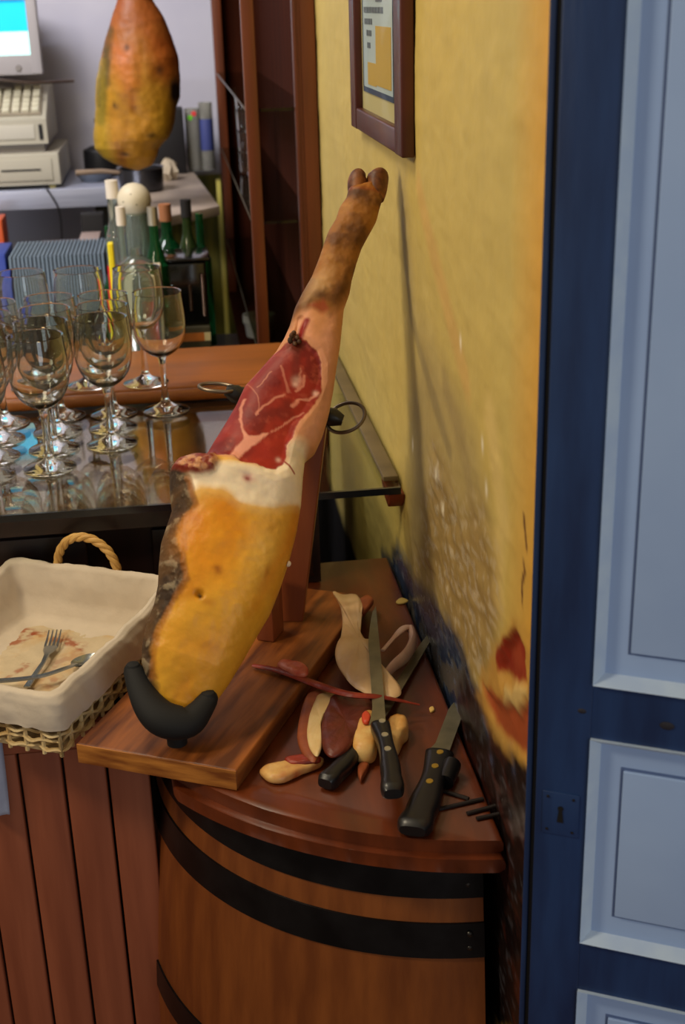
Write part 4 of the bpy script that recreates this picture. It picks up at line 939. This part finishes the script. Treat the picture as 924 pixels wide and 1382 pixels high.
M_buck = mat('white_plastic', (214, 218, 214), .5)
MB().lathe([(bw*.85, zb2), (bw*.88, zb2+.003), (bw, zt2-.012), (bw*.95, zt2-.012), (bw*.8, zb2+.006), (.0001, zb2+.006)], (bkx, 3.05, 0), 32).build('body', M_buck, bt)
MB().lathe([(bw*1.02, zt2-.02), (bw*1.08, zt2-.018), (bw*1.08, zt2), (bw*.98, zt2), (bw*.98, zt2-.02)], (bkx, 3.05, 0), 32).build('rim', M_buck, bt)

# ================================================================== BACK SHELF, REGISTER, MONITOR
yf = 3.295
sf = thing('steel_shelf', 'stainless steel shelf with a broad front edge under the cash register', 'shelf', (-.8, 3.5, 0))
b = MB().box((-1.7, yf, ZS-.006), (-.118, YB-.002, ZS)); b.build('shelf_top', M_steel, sf, smooth=False)
b = MB().box((-1.7, yf-.004, ZS-.046), (-.118, yf-.0002, ZS), None, .001); b.build('front_edge', M_steel, sf)
b = MB()
for xx in (-1.5, -.9, -.2): b.box((xx, yf+.02, 0), (xx+.03, yf+.05, ZS-.007))
b.build('leg', M_steel_dk, sf)
def gp(px, py): q = at(px, py, 2, ZS); return (q[0], q[1])
c1, c2, c3 = gp(296, 277), gp(196, 298), gp(160, 262)
poly = [(c2[0], c2[1]), (c1[0], c1[1]), (gp(254, 222)[0], YB-.003), (-.112, YB-.003), (-.112, c3[1])]
b = MB().prism(poly, ZS-.022, ZS-.001, .002); o = b.build('marble_slab', mat('pale_slab', (196, 178, 158), .4, c2=(160, 144, 130), scale=8)); tag(o, 'pale stone slab at the right of the steel shelf, metal pot standing on it', 'slab')

def at3(px, py, y): return np.array(at(px, py, 1, y))
# cash drawer
x1 = at3(83, 250, yf+.01)[0]; zt3 = at3(83, 206, yf+.01)[2]
cd = thing('cash_drawer', 'beige metal cash drawer at the bottom under the till on the steel shelf', 'cash drawer', (x1-.2, yf+.18, ZS))
zc0 = ZS+.009
b = MB().box((x1-.42, yf+.012, zc0), (x1, yf+.37, zt3), None, .003); b.build('casing', M_beige, cd)
b = MB().box((x1-.40, yf+.008, zc0+.012), (x1-.018, yf+.0115, zt3-.012), None, .001); dr = b.build('drawer_front', M_beige, cd)
b = MB().box((x1-.14, yf+.0065, zc0+.036), (x1-.045, yf+.0078, zc0+.040)); b.build('slot', M_rag, dr, smooth=False)
b = MB().lathe([(.008, 0), (.007, .003), (.0001, .003)], (x1-.155, yf+.0075, zc0+.03), 16, M=Matrix.Rotation(math.pi/2, 4, 'X')); b.build('key_lock', M_grey, dr)
b = MB()
for xx in (-.03, -.39): b.box((x1+xx, yf+.02, ZS+.0003), (x1+xx+.015, yf+.035, zc0-.0002))
b.build('foot', mat('foot_yellow', (160, 150, 90), .6), cd)
# till
x2 = at3(66, 195, yf+.04)[0]; zr = at3(66, 160, yf+.04)[2]; zk0 = zt3+.0005
cr_ = thing('cash_register', 'beige till with slanted keyboard standing on the cash drawer', 'cash register', (x2-.17, yf+.2, zk0))
zg = zk0+.020
b = MB().box((x2-.35, yf+.05, zk0), (x2-.012, yf+.33, zg)); b.build('base', M_grey, cr_, smooth=False)
MXY = Matrix(((0, 0, 1, 0), (1, 0, 0, 0), (0, 1, 0, 0), (0, 0, 0, 1)))
b = MB().prism([(yf+.035, zg), (yf+.035, zr), (yf+.045, zr+.006), (yf+.20, zr+.066), (yf+.34, zr+.066), (yf+.34, zg)], x2-.36, x2, .002, M=MXY); b.build('casing', M_beige, cr_)
b = MB().box((x2-.35, yf+.032, zg+.012), (x2-.03, yf+.0348, zr-.012), None, .001); b.build('display_strip', mat('strip', (188, 184, 168), .5), cr_)
b = MB().box((x2-.02, yf+.0325, zg+.010), (x2-.011, yf+.0348, zr-.012)); b.build('side_slot', M_rag, cr_, smooth=False)
kb_ = MB(); sl = math.atan2(.06, .155)
KB = Matrix.Translation((x2-.012, yf+.045, zr+.006)) @ Matrix.Rotation(sl, 4, 'X')
o = MB().box((-.34, .004, .0005), (0, .158, .006), KB, .001).build('keyboard_frame', M_beige2, cr_)
M_key = mat('key_cream', (206, 202, 176), .5)
kb_ = MB()
for i in range(14):
    for j in range(6): kb_.box((-.022-.0235*i, .010+.0245*j, .006), (-.005-.0235*i, .0295+.0245*j, .014), KB, .001)
kk = kb_.build('keys', M_key, cr_); kk['kind'] = 'stuff'; kk['label'] = 'cream keys of the slanted keyboard'
# monitor
ym = yf+.10
mt = thing('crt_monitor', 'grey boxy monitor with a glowing cyan and pale screen above the till', 'monitor', (-.42, ym+.1, zr+.10))
bx1 = at3(58, 100, ym)[0]; bz0 = at3(58, 100, ym)[2]; bz1 = 1.70; sx = at3(41, 74, ym)[0]; sz = at3(41, 74, ym)[2]; sz1 = bz1-.03
bw_ = .40; b = MB()
b.box((sx, ym, bz0), (bx1, ym+.035, bz1), None, .003).box((bx1-bw_, ym, bz0), (bx1-bw_+.03, ym+.035, bz1), None, .003)
b.box((bx1-bw_+.028, ym+.001, bz0), (sx+.002, ym+.035, sz), None, .001).box((bx1-bw_+.028, ym+.001, sz1), (sx+.002, ym+.035, bz1), None, .001)
M_mon = mat('monitor_grey', (158, 154, 154), .5); b.build('bezel', M_mon, mt)
zmid = at3(36, 42, ym)[2]
b = MB().box((bx1-bw_+.03, ym+.010, zmid), (sx, ym+.014, sz1)); o = b.build('screen', mat('cyan_screen', (20, 190, 250), .3, emit=.62), mt, smooth=False); o['label'] = 'cyan upper part of the lit screen'
b = MB().box((bx1-bw_+.03, ym+.010, sz), (sx, ym+.014, zmid)); o = b.build('screen_window', mat('pale_screen', (190, 255, 248), .3, emit=.62), mt, smooth=False); o['label'] = 'pale window on the lower part of the screen'
vs = []
for yy, s_ in ((ym+.0352, 1.0), (ym+.10, .96), (ym+.26, .62)):
    xc_, zc_ = bx1-bw_/2, (bz0+bz1)/2; hx, hz = bw_/2*s_, (bz1-bz0)/2*s_
    vs += [(xc_-hx, yy, zc_-hz), (xc_+hx, yy, zc_-hz), (xc_+hx, yy, zc_+hz), (xc_-hx, yy, zc_+hz)]
b = MB(); b.raw(vs, [(0, 1, 2, 3), (8, 9, 10, 11)]+[(4*i+k_, 4*i+(k_+1) % 4, 4*i+4+(k_+1) % 4, 4*i+4+k_) for i in range(2) for k_ in range(4)])
b.build('rear_housing', mat('monitor_back', (128, 112, 96), .6), mt, smooth=False)
q = at3(25, 92, ym); b = MB().lathe([(.0075, 0), (.0065, .003), (.0001, .003)], tuple(q+np.array([0, -.0002, 0])), 18, M=Matrix.Rotation(math.pi/2, 4, 'X')); b.build('power_button', M_grey, mt)
zmt = zr+.0665
b = MB().lathe([(.10, zmt), (.09, zmt+.006), (.04, zmt+.014), (.035, bz0-.0005)], (bx1-bw_/2+.05, ym+.14, .0008), 32); b.build('stand', M_mon, mt)
q0, q1, q2 = at3(-10, 107, ym-.02), at3(40, 112, ym-.02), at3(100, 122, ym+.06)
zmin = zmt+.012
b = MB().tube([(q0[0], q0[1], max(q0[2], zmin)), (q1[0], q1[1], max(q1[2], zmin)), (q2[0], q2[1], max(q2[2], zmin))], .006, 8, flat=(1, .6)); o = b.build('dark_bracket', mat('bronze_dark', (64, 48, 38), .5)); tag(o, 'dark flat arm between the monitor foot and the wall', 'bracket')

# wires below
pts = spline([at3(60, 250, yf-.012), at3(72, 268, yf-.012), at3(80, 285, yf-.006), at3(83, 310, yf+.02), at3(84, 345, yf+.05), at3(84, 380, yf+.05)], 24)
tag(MB().tube(pts, .0022, 6).build('cable', M_rag), 'thin black cable hanging over the steel shelf edge', 'cable')

# things on the shelf behind the hanging ham
def bottle(name, label, c, r, h, m_, cat='bottle', neck=.3, nr=.32, cap=None, lab=None, group=None):
    t_ = thing(name, label, cat, c, group); zsh_ = h*(1-neck)
    prof = [(r*.9, 0), (r, .006), (r, zsh_*.86), (r*.9, zsh_*.95), (r*.55, zsh_*1.06), (r*nr, zsh_*1.15), (r*nr, h)]
    prof = [(a, z) for a, z in prof]
    q = spline([(a, 0, z) for a, z in prof], 24)
    MB().lathe([(v.x, v.z) for v in q], c, 24).build('body', m_, t_)
    if cap: MB().lathe([(r*nr*1.12, h-.03), (r*nr*1.12, h+.004), (.0001, h+.004)], c, 18).build('cap', cap, t_)
    if lab: MB().lathe([(r*1.01, zsh_*.25), (r*1.02, zsh_*.252), (r*1.02, zsh_*.75), (r*1.01, zsh_*.752)], c, 24).build('paper_label', lab, t_)
    return t_
q = at3(127, 222, 3.55)
bottle('black_bottle', 'matt black bottle on the shelf left of the hanging ham', (at3(131, 222, 3.52)[0]+.012, 3.52, ZS), .045, at3(125, 160, 3.52)[2]-ZS, mat('matt_black', (10, 10, 12), .5), neck=.5, nr=.22)
xa, xb = at3(216, 215, 3.52)[0], at3(251, 215, 3.52)[0]; zt_ = at3(250, 146, 3.52)[2]
b = MB().box((xa-.02, 3.50, ZS), (xb, 3.60, zt_), None, .003); sp = b.build('black_speaker', mat('speaker_black', (22, 20, 22), .6)); tag(sp, 'black upright box on the stone slab right of the hanging ham', 'box')
M_plas = mat('cloudy_plastic', (200, 200, 190), .2, trans=.75, ior=1.2)
for px, w_px, h_py, lb in ((263, 10, 146, 'clear plastic tube container with red and green dots beside the black box'), (281, 9, 138, 'clear container with a blue band right of the dotted container')):
    q = at3(px, 215, 3.55); r_ = w_px/1738*3.45; h_ = at3(px, h_py, 3.55)[2]-ZS
    t_ = thing('clear_container', lb, 'container', (q[0], 3.55, ZS))
    MB().lathe([(r_, 0), (r_, h_), (r_*.9, h_), (r_*.9, .004), (.0001, .004)], (q[0], 3.55, ZS), 24).build('body', M_plas, t_)
    if px == 263:
        for dx, dz, cc in ((.004, .012, (230, 60, 60)), (-.006, .022, (110, 210, 40))):
            MB().lathe([(.0065, 0), (.0065, .001), (.0001, .001)], (q[0]+dx, 3.55-r_*1.02, ZS+h_-dz), 14, M=Matrix.Rotation(math.pi/2, 4, 'X')).build('dot', mat('dot', cc, .5), t_)
    else:
        MB().lathe([(r_*1.01, h_*.3), (r_*1.03, h_*.31), (r_*1.03, h_*.75), (r_*1.01, h_*.76)], (q[0], 3.55, ZS), 24).build('blue_band', mat('blue_band', (70, 80, 140), .5), t_)
# pot, bowls, crumpled paper
q = at(190, 236, 1, 3.2); pot = thing('metal_pot', 'dark metal pot standing under the tip of the hanging ham', 'pot', (q[0], 3.2, ZS))
b = MB().lathe([(.048, 0), (.052, .004), (.054, .052), (.057, .055), (.051, .053), (.048, .008), (.0001, .006)], (q[0], 3.2, ZS), 36); b.build('body', mat('pot_metal', (80, 80, 84), .25, .8), pot)
b = MB().tube([(q[0]-.05, 3.18, ZS+.046), (q[0]-.09, 3.17, ZS+.052), (q[0]-.15, 3.16, ZS+.052)], [.005, .006, .007], 10); b.build('handle', mat('pot_handle', (150, 130, 110), .4, .3), pot)
qb = at(128, 238, 1, 3.42); b = MB().lathe([(.03, 0), (.045, .015), (.048, .022), (.044, .02), (.028, .004), (.0001, .003)], (qb[0], 3.42, ZS), 30); tag(b.build('small_bowl', mat('bowl_grey', (96, 104, 116), .4)), 'low grey bowl on the steel shelf left of the metal pot', 'bowl')
b = MB(); rng = random.Random(5); qp = at(226, 218, 1, 3.38); vs = []
b.lathe([(.0001, 0), (.016, .002), (.024, .016), (.020, .034), (.010, .046), (.0001, .05)], (qp[0], 3.38, ZS), 14)
for v in b.bm.verts:
    if v.co.z > ZS+.001: v.co += Vector((rng.uniform(-1, 1), rng.uniform(-1, 1), rng.uniform(-1, 1)))*.006
tag(b.build('crumpled_paper', mat('crumpled', (190, 176, 150), .7), angle=20), 'crumpled pale paper on the slab behind the metal pot', 'paper')

# ---- hanging ham
yh = 2.9
def h2(px, py): q = at(px, py, 1, yh); return (q[0], q[2])
L2 = [(178, -60), (170, -30), (158, 0), (150, 25), (143, 50), (135, 80), (130, 105), (129, 130), (128, 160), (126, 185), (128, 200), (138, 212), (152, 220), (168, 226), (180, 229)]
R2 = [(196, -60), (200, -30), (206, 0), (222, 25), (232, 50), (240, 75), (243, 100), (243, 130), (238, 145), (236, 165), (228, 185), (216, 198), (212, 210), (206, 222), (190, 229)]
LZ = np.array(sorted([h2(*p)[::-1] for p in L2])); RZ = np.array(sorted([h2(*p)[::-1] for p in R2]))
zz0, zz1 = h2(185, 230)[1], h2(188, -60)[1]
nz_, na = 200, 140; zl = zz0+(zz1-zz0)*np.linspace(0, 1, nz_)**1.0
lu = np.interp(zl, LZ[:, 0], LZ[:, 1]); ru = np.interp(zl, RZ[:, 0], RZ[:, 1]); c_ = smooth((lu+ru)/2, 7); h_ = (ru-lu)/2
h_[0] = .002; h_[1] = min(h_[1], .012)
th = np.linspace(0, 2*math.pi, na, endpoint=False)
dd = np.minimum(h_*.75, .062)
Xh = c_[:, None]+h_[:, None]*np.cos(th)[None]; Yh = yh-dd[:, None]*np.sin(th)[None]; Zh = np.repeat(zl[:, None], na, 1)
x, y, z = Xh.ravel(), Yh.ravel(), Zh.ravel(); g1 = fbm(x*28, z*10, 41); g2 = fbm(x*60, z*60, 42); g3 = fbm(x*14+2, z*14, 45)
rad = 1+(g1-.5)*.12+(g3-.5)*.25+(g2-.5)*.02
x = np.repeat(c_[:, None], na, 1).ravel()+(x-np.repeat(c_[:, None], na, 1).ravel())*(1+(g2-.5)*.04); y = yh+(y-yh)*rad
P = Paint(len(x), (168, 116, 26), .5); P.put((g3-.4)*3, (172, 126, 28)); P.put((.48-g1)*4, (132, 74, 18)); P.put(np.clip((z-1.46)/.16, 0, 1)*.85, (132, 62, 24)); P.put(np.clip((x+.02)/.06, 0, 1)*.5, (120, 66, 18))
xx_, zz_ = x+(g2-.5)*.01, z+(g1-.5)*.012
def q2(poly): return [h2(*p) for p in poly]
P.put(mask(xx_, zz_, q2([(150, 60), (180, 60), (190, 110), (176, 140), (162, 110)]), .03)*.5, (184, 90, 40))
P.put(mask(xx_, zz_, q2([(200, 40), (232, 50), (240, 100), (225, 110), (205, 100)]), .03)*.6, (150, 66, 20))
P.put(polyline(xx_, zz_, q2([(146, 40), (144, 80), (140, 130), (136, 160)]), .009)*.85*np.clip((g1-.3)*4, 0, 1), (62, 56, 22))
P.put(np.clip((-.118-x)/.02, 0, 1)*.6*(z < 1.55), (150, 128, 30))
P.put(polyline(xx_, zz_, q2([(136, 90), (134, 140)]), .004)*.5, (90, 80, 26))
for c, rx, ry in (((236, 122), .012, .022), ((156, 139), .004, .008), ((172, 62), .006, .007), ((170, 206), .012, .005), ((204, 180), .012, .006), ((215, 92), .008, .010)):
    q = h2(*c); P.put(blob(xx_, zz_, q[0], q[1], rx, ry)*(1.6 if ry == .022 else .75), (28, 18, 10))
hh = thing('hanging_ham', 'whole cured ham with brown-orange skin hanging near the till', 'ham', (float(c_[0]), yh, float(zz0)))
o, me = grid_mesh('ham_body', np.c_[x, y, z], na, nz_, True, mat('whole_ham_skin', (190, 120, 30), .35, scale=70, attr=True, mix=.3, bump=.15, bscale=90, spec=.4), hh, True); P.store(me)
b = MB().tube([(c_[-1], yh, zz1-.005), (c_[-1], yh, 2.6)], .003, 8); b.build('rope', mat('rope', (150, 120, 80), .8), hh)

# ================================================================== UNDER-SHELF CLUTTER
ZK = .975
b = MB().box((-1.6, 2.30, 0), (.112, 2.78, ZK)); o = b.build('work_counter', M_dark, smooth=False); tag(o, 'dark low work counter behind the bar carrying the bottles', 'counter')
b = MB().box((-1.6, 2.80, ZK+.02), (-.13, 3.25, ZK+.035)); o = b.build('low_shelf', mat('low_shelf_dark', (50, 38, 34), .6)); tag(o, 'dark low shelf under the steel shelf holding the striped crate', 'shelf')
# striped blue-grey crate
x0c, x1c = at3(10, 345, 2.85)[0], at3(141, 345, 2.85)[0]; ztc = at3(70, 345, 2.85)[2]
M_str = mat('striped_grey', (112, 128, 140), .6)
ct = thing('ribbed_crate', 'grey-blue ribbed crate on the low shelf behind the glasses', 'crate', ((x0c+x1c)/2, 2.9, ZK+.035))
b = MB().box((x0c, 2.856, ZK+.0355), (x1c, 3.05, ztc-.004)); b.build('body', mat('crate_dark', (30, 38, 44), .7), ct, smooth=False)
b = MB(); n = 24
for i in range(n):
    xx = x0c+(x1c-x0c)*(i+.2)/n; b.box((xx, 2.850, ZK+.0355), (xx+(x1c-x0c)/n*.5, 2.856, ztc), None).box((xx, 2.856, ztc-.0039), (xx+(x1c-x0c)/n*.5, 3.05, ztc), None)
b.build('ribs', M_str, ct, smooth=False)['kind'] = 'stuff'
xq = at3(9, 350, 2.85)[0]; b = MB().box((xq-.05, 2.85, ZK+.0355), (xq-.003, 3.0, at3(5, 343, 2.85)[2]), None, .002); tag(b.build('blue_box', mat('blue_card', (40, 60, 140), .5)), 'blue box at the left picture edge beside the ribbed crate', 'box')
xq = at3(5, 300, 3.2)[0]; b = MB().box((xq-.03, 3.15, ZK+.0355), (xq+.002, 3.24, at3(5, 292, 3.2)[2]), None, .002); tag(b.build('orange_box', mat('orange_card', (196, 82, 34), .5)), 'narrow orange box at the left picture edge below the steel shelf', 'box')
xa, xb = at3(108, 330, 3.1)[0], at3(135, 330, 3.1)[0]; b = MB().box((xa, 3.08, ZK+.0355), (xb, 3.18, at3(120, 320, 3.1)[2]), None, .002); tag(b.build('white_carton', mat('carton', (160, 140, 132), .6)), 'small pale carton with a red print behind the ribbed crate', 'box')
b = MB().box((xa-.10, 3.12, ZK+.0355), (xa-.01, 3.22, at3(80, 330, 3.15)[2]), None, .002); tag(b.build('brown_box', mat('brown_card', (90, 60, 54), .6)), 'reddish brown box behind the ribbed crate, left of the pale carton', 'box')
xa, xb = at3(112, 300, 3.28)[0], at3(140, 300, 3.28)[0]; b = MB().box((xa, 3.20, ZK+.0355), (xb+.005, 3.24, ZS-.05), None, .004); tag(b.build('dark_bag', M_rag), 'dark upright bag hanging below the right end of the steel shelf', 'bag')

M_gr = mat('green_glass', (34, 130, 70), .08, trans=.85, ior=1.45); M_cl = mat('clear_bottle', (205, 218, 205), .05, trans=.9, ior=1.45)
M_olive = mat('olive_glass', (60, 82, 40), .1, trans=.6, ior=1.45); M_blk = mat('black_glass', (14, 16, 14), .12, coat=.6)
yl = mat('yellow_label', (220, 196, 40), .5); rdl = mat('red_label', (186, 30, 30), .5); wl = mat('white_label', (214, 204, 184), .6)
def bt_at(px, top, y, r, m_, label, neck=.35, nr=.3, cap=None, lab=None, name='bottle'):
    q = at3(px, top, y); return bottle(name, label, (q[0], y, ZK+.0005), r, q[2]-ZK-.0005, m_, neck=neck, nr=nr, cap=cap, lab=lab, group=None)
bt_at(150, 246, 2.57, .022, M_cl, 'slim clear bottle with white cap and red label left of the speckled ball', .26, .5, wl, rdl)
bt_at(162, 282, 2.46, .024, M_cl, 'clear bottle with cream capsule just below the speckled ball', .36, .34, wl, rdl)
bt_at(146, 305, 2.62, .020, M_gr, 'bright green small bottle behind the red-labelled one', .4, .4)
bt_at(205, 282, 2.475, .022, M_gr, 'green bottle with a silver top right of the speckled ball', .27, .4, M_silver)
bt_at(222, 278, 2.70, .038, M_gr, 'wide green bottle in the middle of the group with an orange cork', .30, .3, mat('cork', (170, 110, 70), .7))
bt_at(250, 272, 2.63, .023, M_olive, 'dark olive bottle with black cap at the right of the group', .28, .42, M_rag, mat('amber_label', (150, 120, 40), .6))
bt_at(268, 288, 2.70, .020, M_gr, 'small green bottle against the yellow-green panel', .3, .4)
# speckled white ball resting on a clear jar
rb = .0325; qz = at3(181, 270, 2.55)
jar = MB().lathe([(.024, 0), (.026, .004), (.026, qz[2]-ZK-rb*.55-.01), (.022, qz[2]-ZK-rb*.62), (.019, qz[2]-ZK-rb*.62), (.022, .008), (.0001, .008)], (qz[0], 2.55, ZK+.0003), 28)
tag(jar.build('clear_jar', M_cl), 'tall clear jar carrying the speckled white ball', 'jar')
b = MB().lathe([(rb*math.sin(a), -rb*math.cos(a)) for a in np.linspace(.001, math.pi-.001, 28)], tuple(qz), 40)
bl_o = b.build('speckled_ball', mat('ball_white', (206, 196, 168), .5, c2=(192, 180, 150), scale=20)); tag(bl_o, 'round white ball with small dark holes among the bottle tops', 'ball')
b = MB()
for px, py in ((176, 262), (164, 273), (184, 276)):
    d = np.array(at3(px, py, 2.55-rb*.9))-qz; d /= np.linalg.norm(d); b.lathe([(.0014, 0), (.0012, .0006), (.0001, .0007)], seg=8, M=frame_matrix(qz+d*(rb-.0001), np.cross(d, [0, 0, 1]), np.cross(np.cross([0, 0, 1], d), d)*-1, d))
b.build('hole', M_rag, bl_o)
# yellow strip packet, decanter, carton, black machine, box stack
xa = at3(152, 330, 2.42)[0]; b = MB().box((xa-.006, 2.345, ZK), (xa+.004, 2.37, at3(152, 322, 2.4)[2]), None, .002); tag(b.build('yellow_packet', mat('yellow_pack', (226, 206, 24), .5)), 'narrow bright yellow packet standing left of the clear bottles', 'packet')
q = at3(184, 350, 2.36); dec = thing('decanter', 'clear round-shouldered decanter low in the bottle group behind the glasses', 'decanter', (q[0], 2.36, ZK))
MB().lathe([(.022, 0), (.030, .01), (.036, .05), (.036, q[2]-ZK-.03), (.028, q[2]-ZK-.005), (.012, q[2]-ZK+.006), (.010, q[2]-ZK+.02)], (q[0], 2.36, ZK+.0003), 30).build('body', M_cl, dec)
xa, xb = at3(188, 360, 2.44)[0], at3(217, 360, 2.44)[0]; b = MB().box((xa, 2.405, ZK+.0003), (xb, 2.435, at3(205, 354, 2.44)[2]), None, .002); tag(b.build('cream_carton', mat('cream_card', (206, 190, 156), .6)), 'cream carton standing behind the rightmost wine glass', 'box')
xa, xb = at3(219, 400, 2.47)[0], at3(289, 400, 2.47)[0]; zmx = at3(250, 349, 2.47)[2]
mc = thing('coffee_machine', 'glossy black appliance behind the bar beside the wooden cabinet', 'appliance', ((xa+xb)/2, 2.6, ZK)); zlow = at3(250, 441, 2.47)[2]
b = MB().box((xa, 2.475, zlow+.001), (xb-.012, 2.585, zmx-.008), None, .006); b.build('body', M_blk, mc)
b = MB().box((xa+.004, 2.470, zmx-.0075), (xb-.004, 2.585, zmx), None, .002); b.build('lid', M_blk, mc)
b = MB().tube([(xb-.020, 2.470, zlow+.02), (xb-.020, 2.466, zmx-.03)], .004, 8).tube([(xb-.045, 2.472, zlow+.03), (xb-.045, 2.470, zmx-.05)], .003, 8); b.build('trim_bar', mat('copper_dark', (70, 44, 28), .3, .6), mc)
xa2, xb2 = at3(218, 450, 2.465)[0], at3(284, 450, 2.465)[0]; b = MB().box((xa2, 2.465, ZK+.0003), (xb2, 2.585, zlow), None, .002); bs = b.build('tin_box', mat('tin_dark', (58, 54, 36), .5)); tag(bs, 'dark tin box with an amber and cream band under the black appliance', 'box')
b = MB().box((xa2+.001, 2.4635, zlow-.028), (xb2-.012, 2.4649, zlow-.012)); b.build('amber_band', mat('amber_band', (170, 96, 30), .5), bs, smooth=False)
b = MB().box((xb2-.012, 2.4635, zlow-.028), (xb2, 2.4649, zlow-.012)); b.build('cream_band', mat('cream_band2', (190, 176, 130), .5), bs, smooth=False)
# pale strip whose colour stands for lit wall left of the cabinet
xa = .1005; 
b = MB().box((.1125, 3.56, 0), (.124, 3.60, ZS-.03), None, .001); o = b.build('lit_wall_strip', mat('lit_wall_strip', (214, 200, 96), .5)); tag(o, 'narrow pale strip painted for lit yellow wall just left of the wooden cabinet', 'post')

# ================================================================== LIGHT
def area(name, loc, target, size, power, color, sy=None):
    l = bpy.data.lights.new(name, 'AREA'); l.energy = power; l.color = color; l.size = size
    if sy: l.shape = 'RECTANGLE'; l.size_y = sy
    o = bpy.data.objects.new(name, l); COL.objects.link(o); o.location = loc
    o.rotation_euler = (Vector(target)-Vector(loc)).to_track_quat('-Z', 'Y').to_euler(); return o
area('doorway_daylight', (1.0, -1.6, 1.7), (.4, .9, 1.2), 1.0, 13.5, (.80, .90, 1.0), 1.6)
area('bar_lamp', (-1.05, .75, 2.15), (.1, 1.4, 1.2), .22, 11, (1.0, .84, .60))
area('ceiling_lamp', (-.45, 1.45, 2.5), (.1, 1.6, 1.0), .35, 9, (1.0, .84, .60))
area('back_wall_fill', (-.75, 2.35, 2.5), (-.3, 3.7, 1.5), .6, 30, (.96, .92, .96))  # added fill light to brighten the back wall, no window there
area('under_shelf_fill', (-.5, 2.2, 1.0), (-.3, 3.7, 1.15), .5, 2.2, (.86, .88, 1.0), .04)  # added fill light hidden behind the bar, brightens the wall under the steel shelf
w = bpy.data.worlds.new('world'); bpy.context.scene.world = w; w.use_nodes = True
w.node_tree.nodes['Background'].inputs[0].default_value = (1.0, .86, .70, 1); w.node_tree.nodes['Background'].inputs[1].default_value = .27
vs_ = bpy.context.scene.view_settings
vs_.view_transform = 'Standard'; vs_.look = 'None'; vs_.gamma = 1; vs_.exposure = -.1; vs_.use_curve_mapping = False
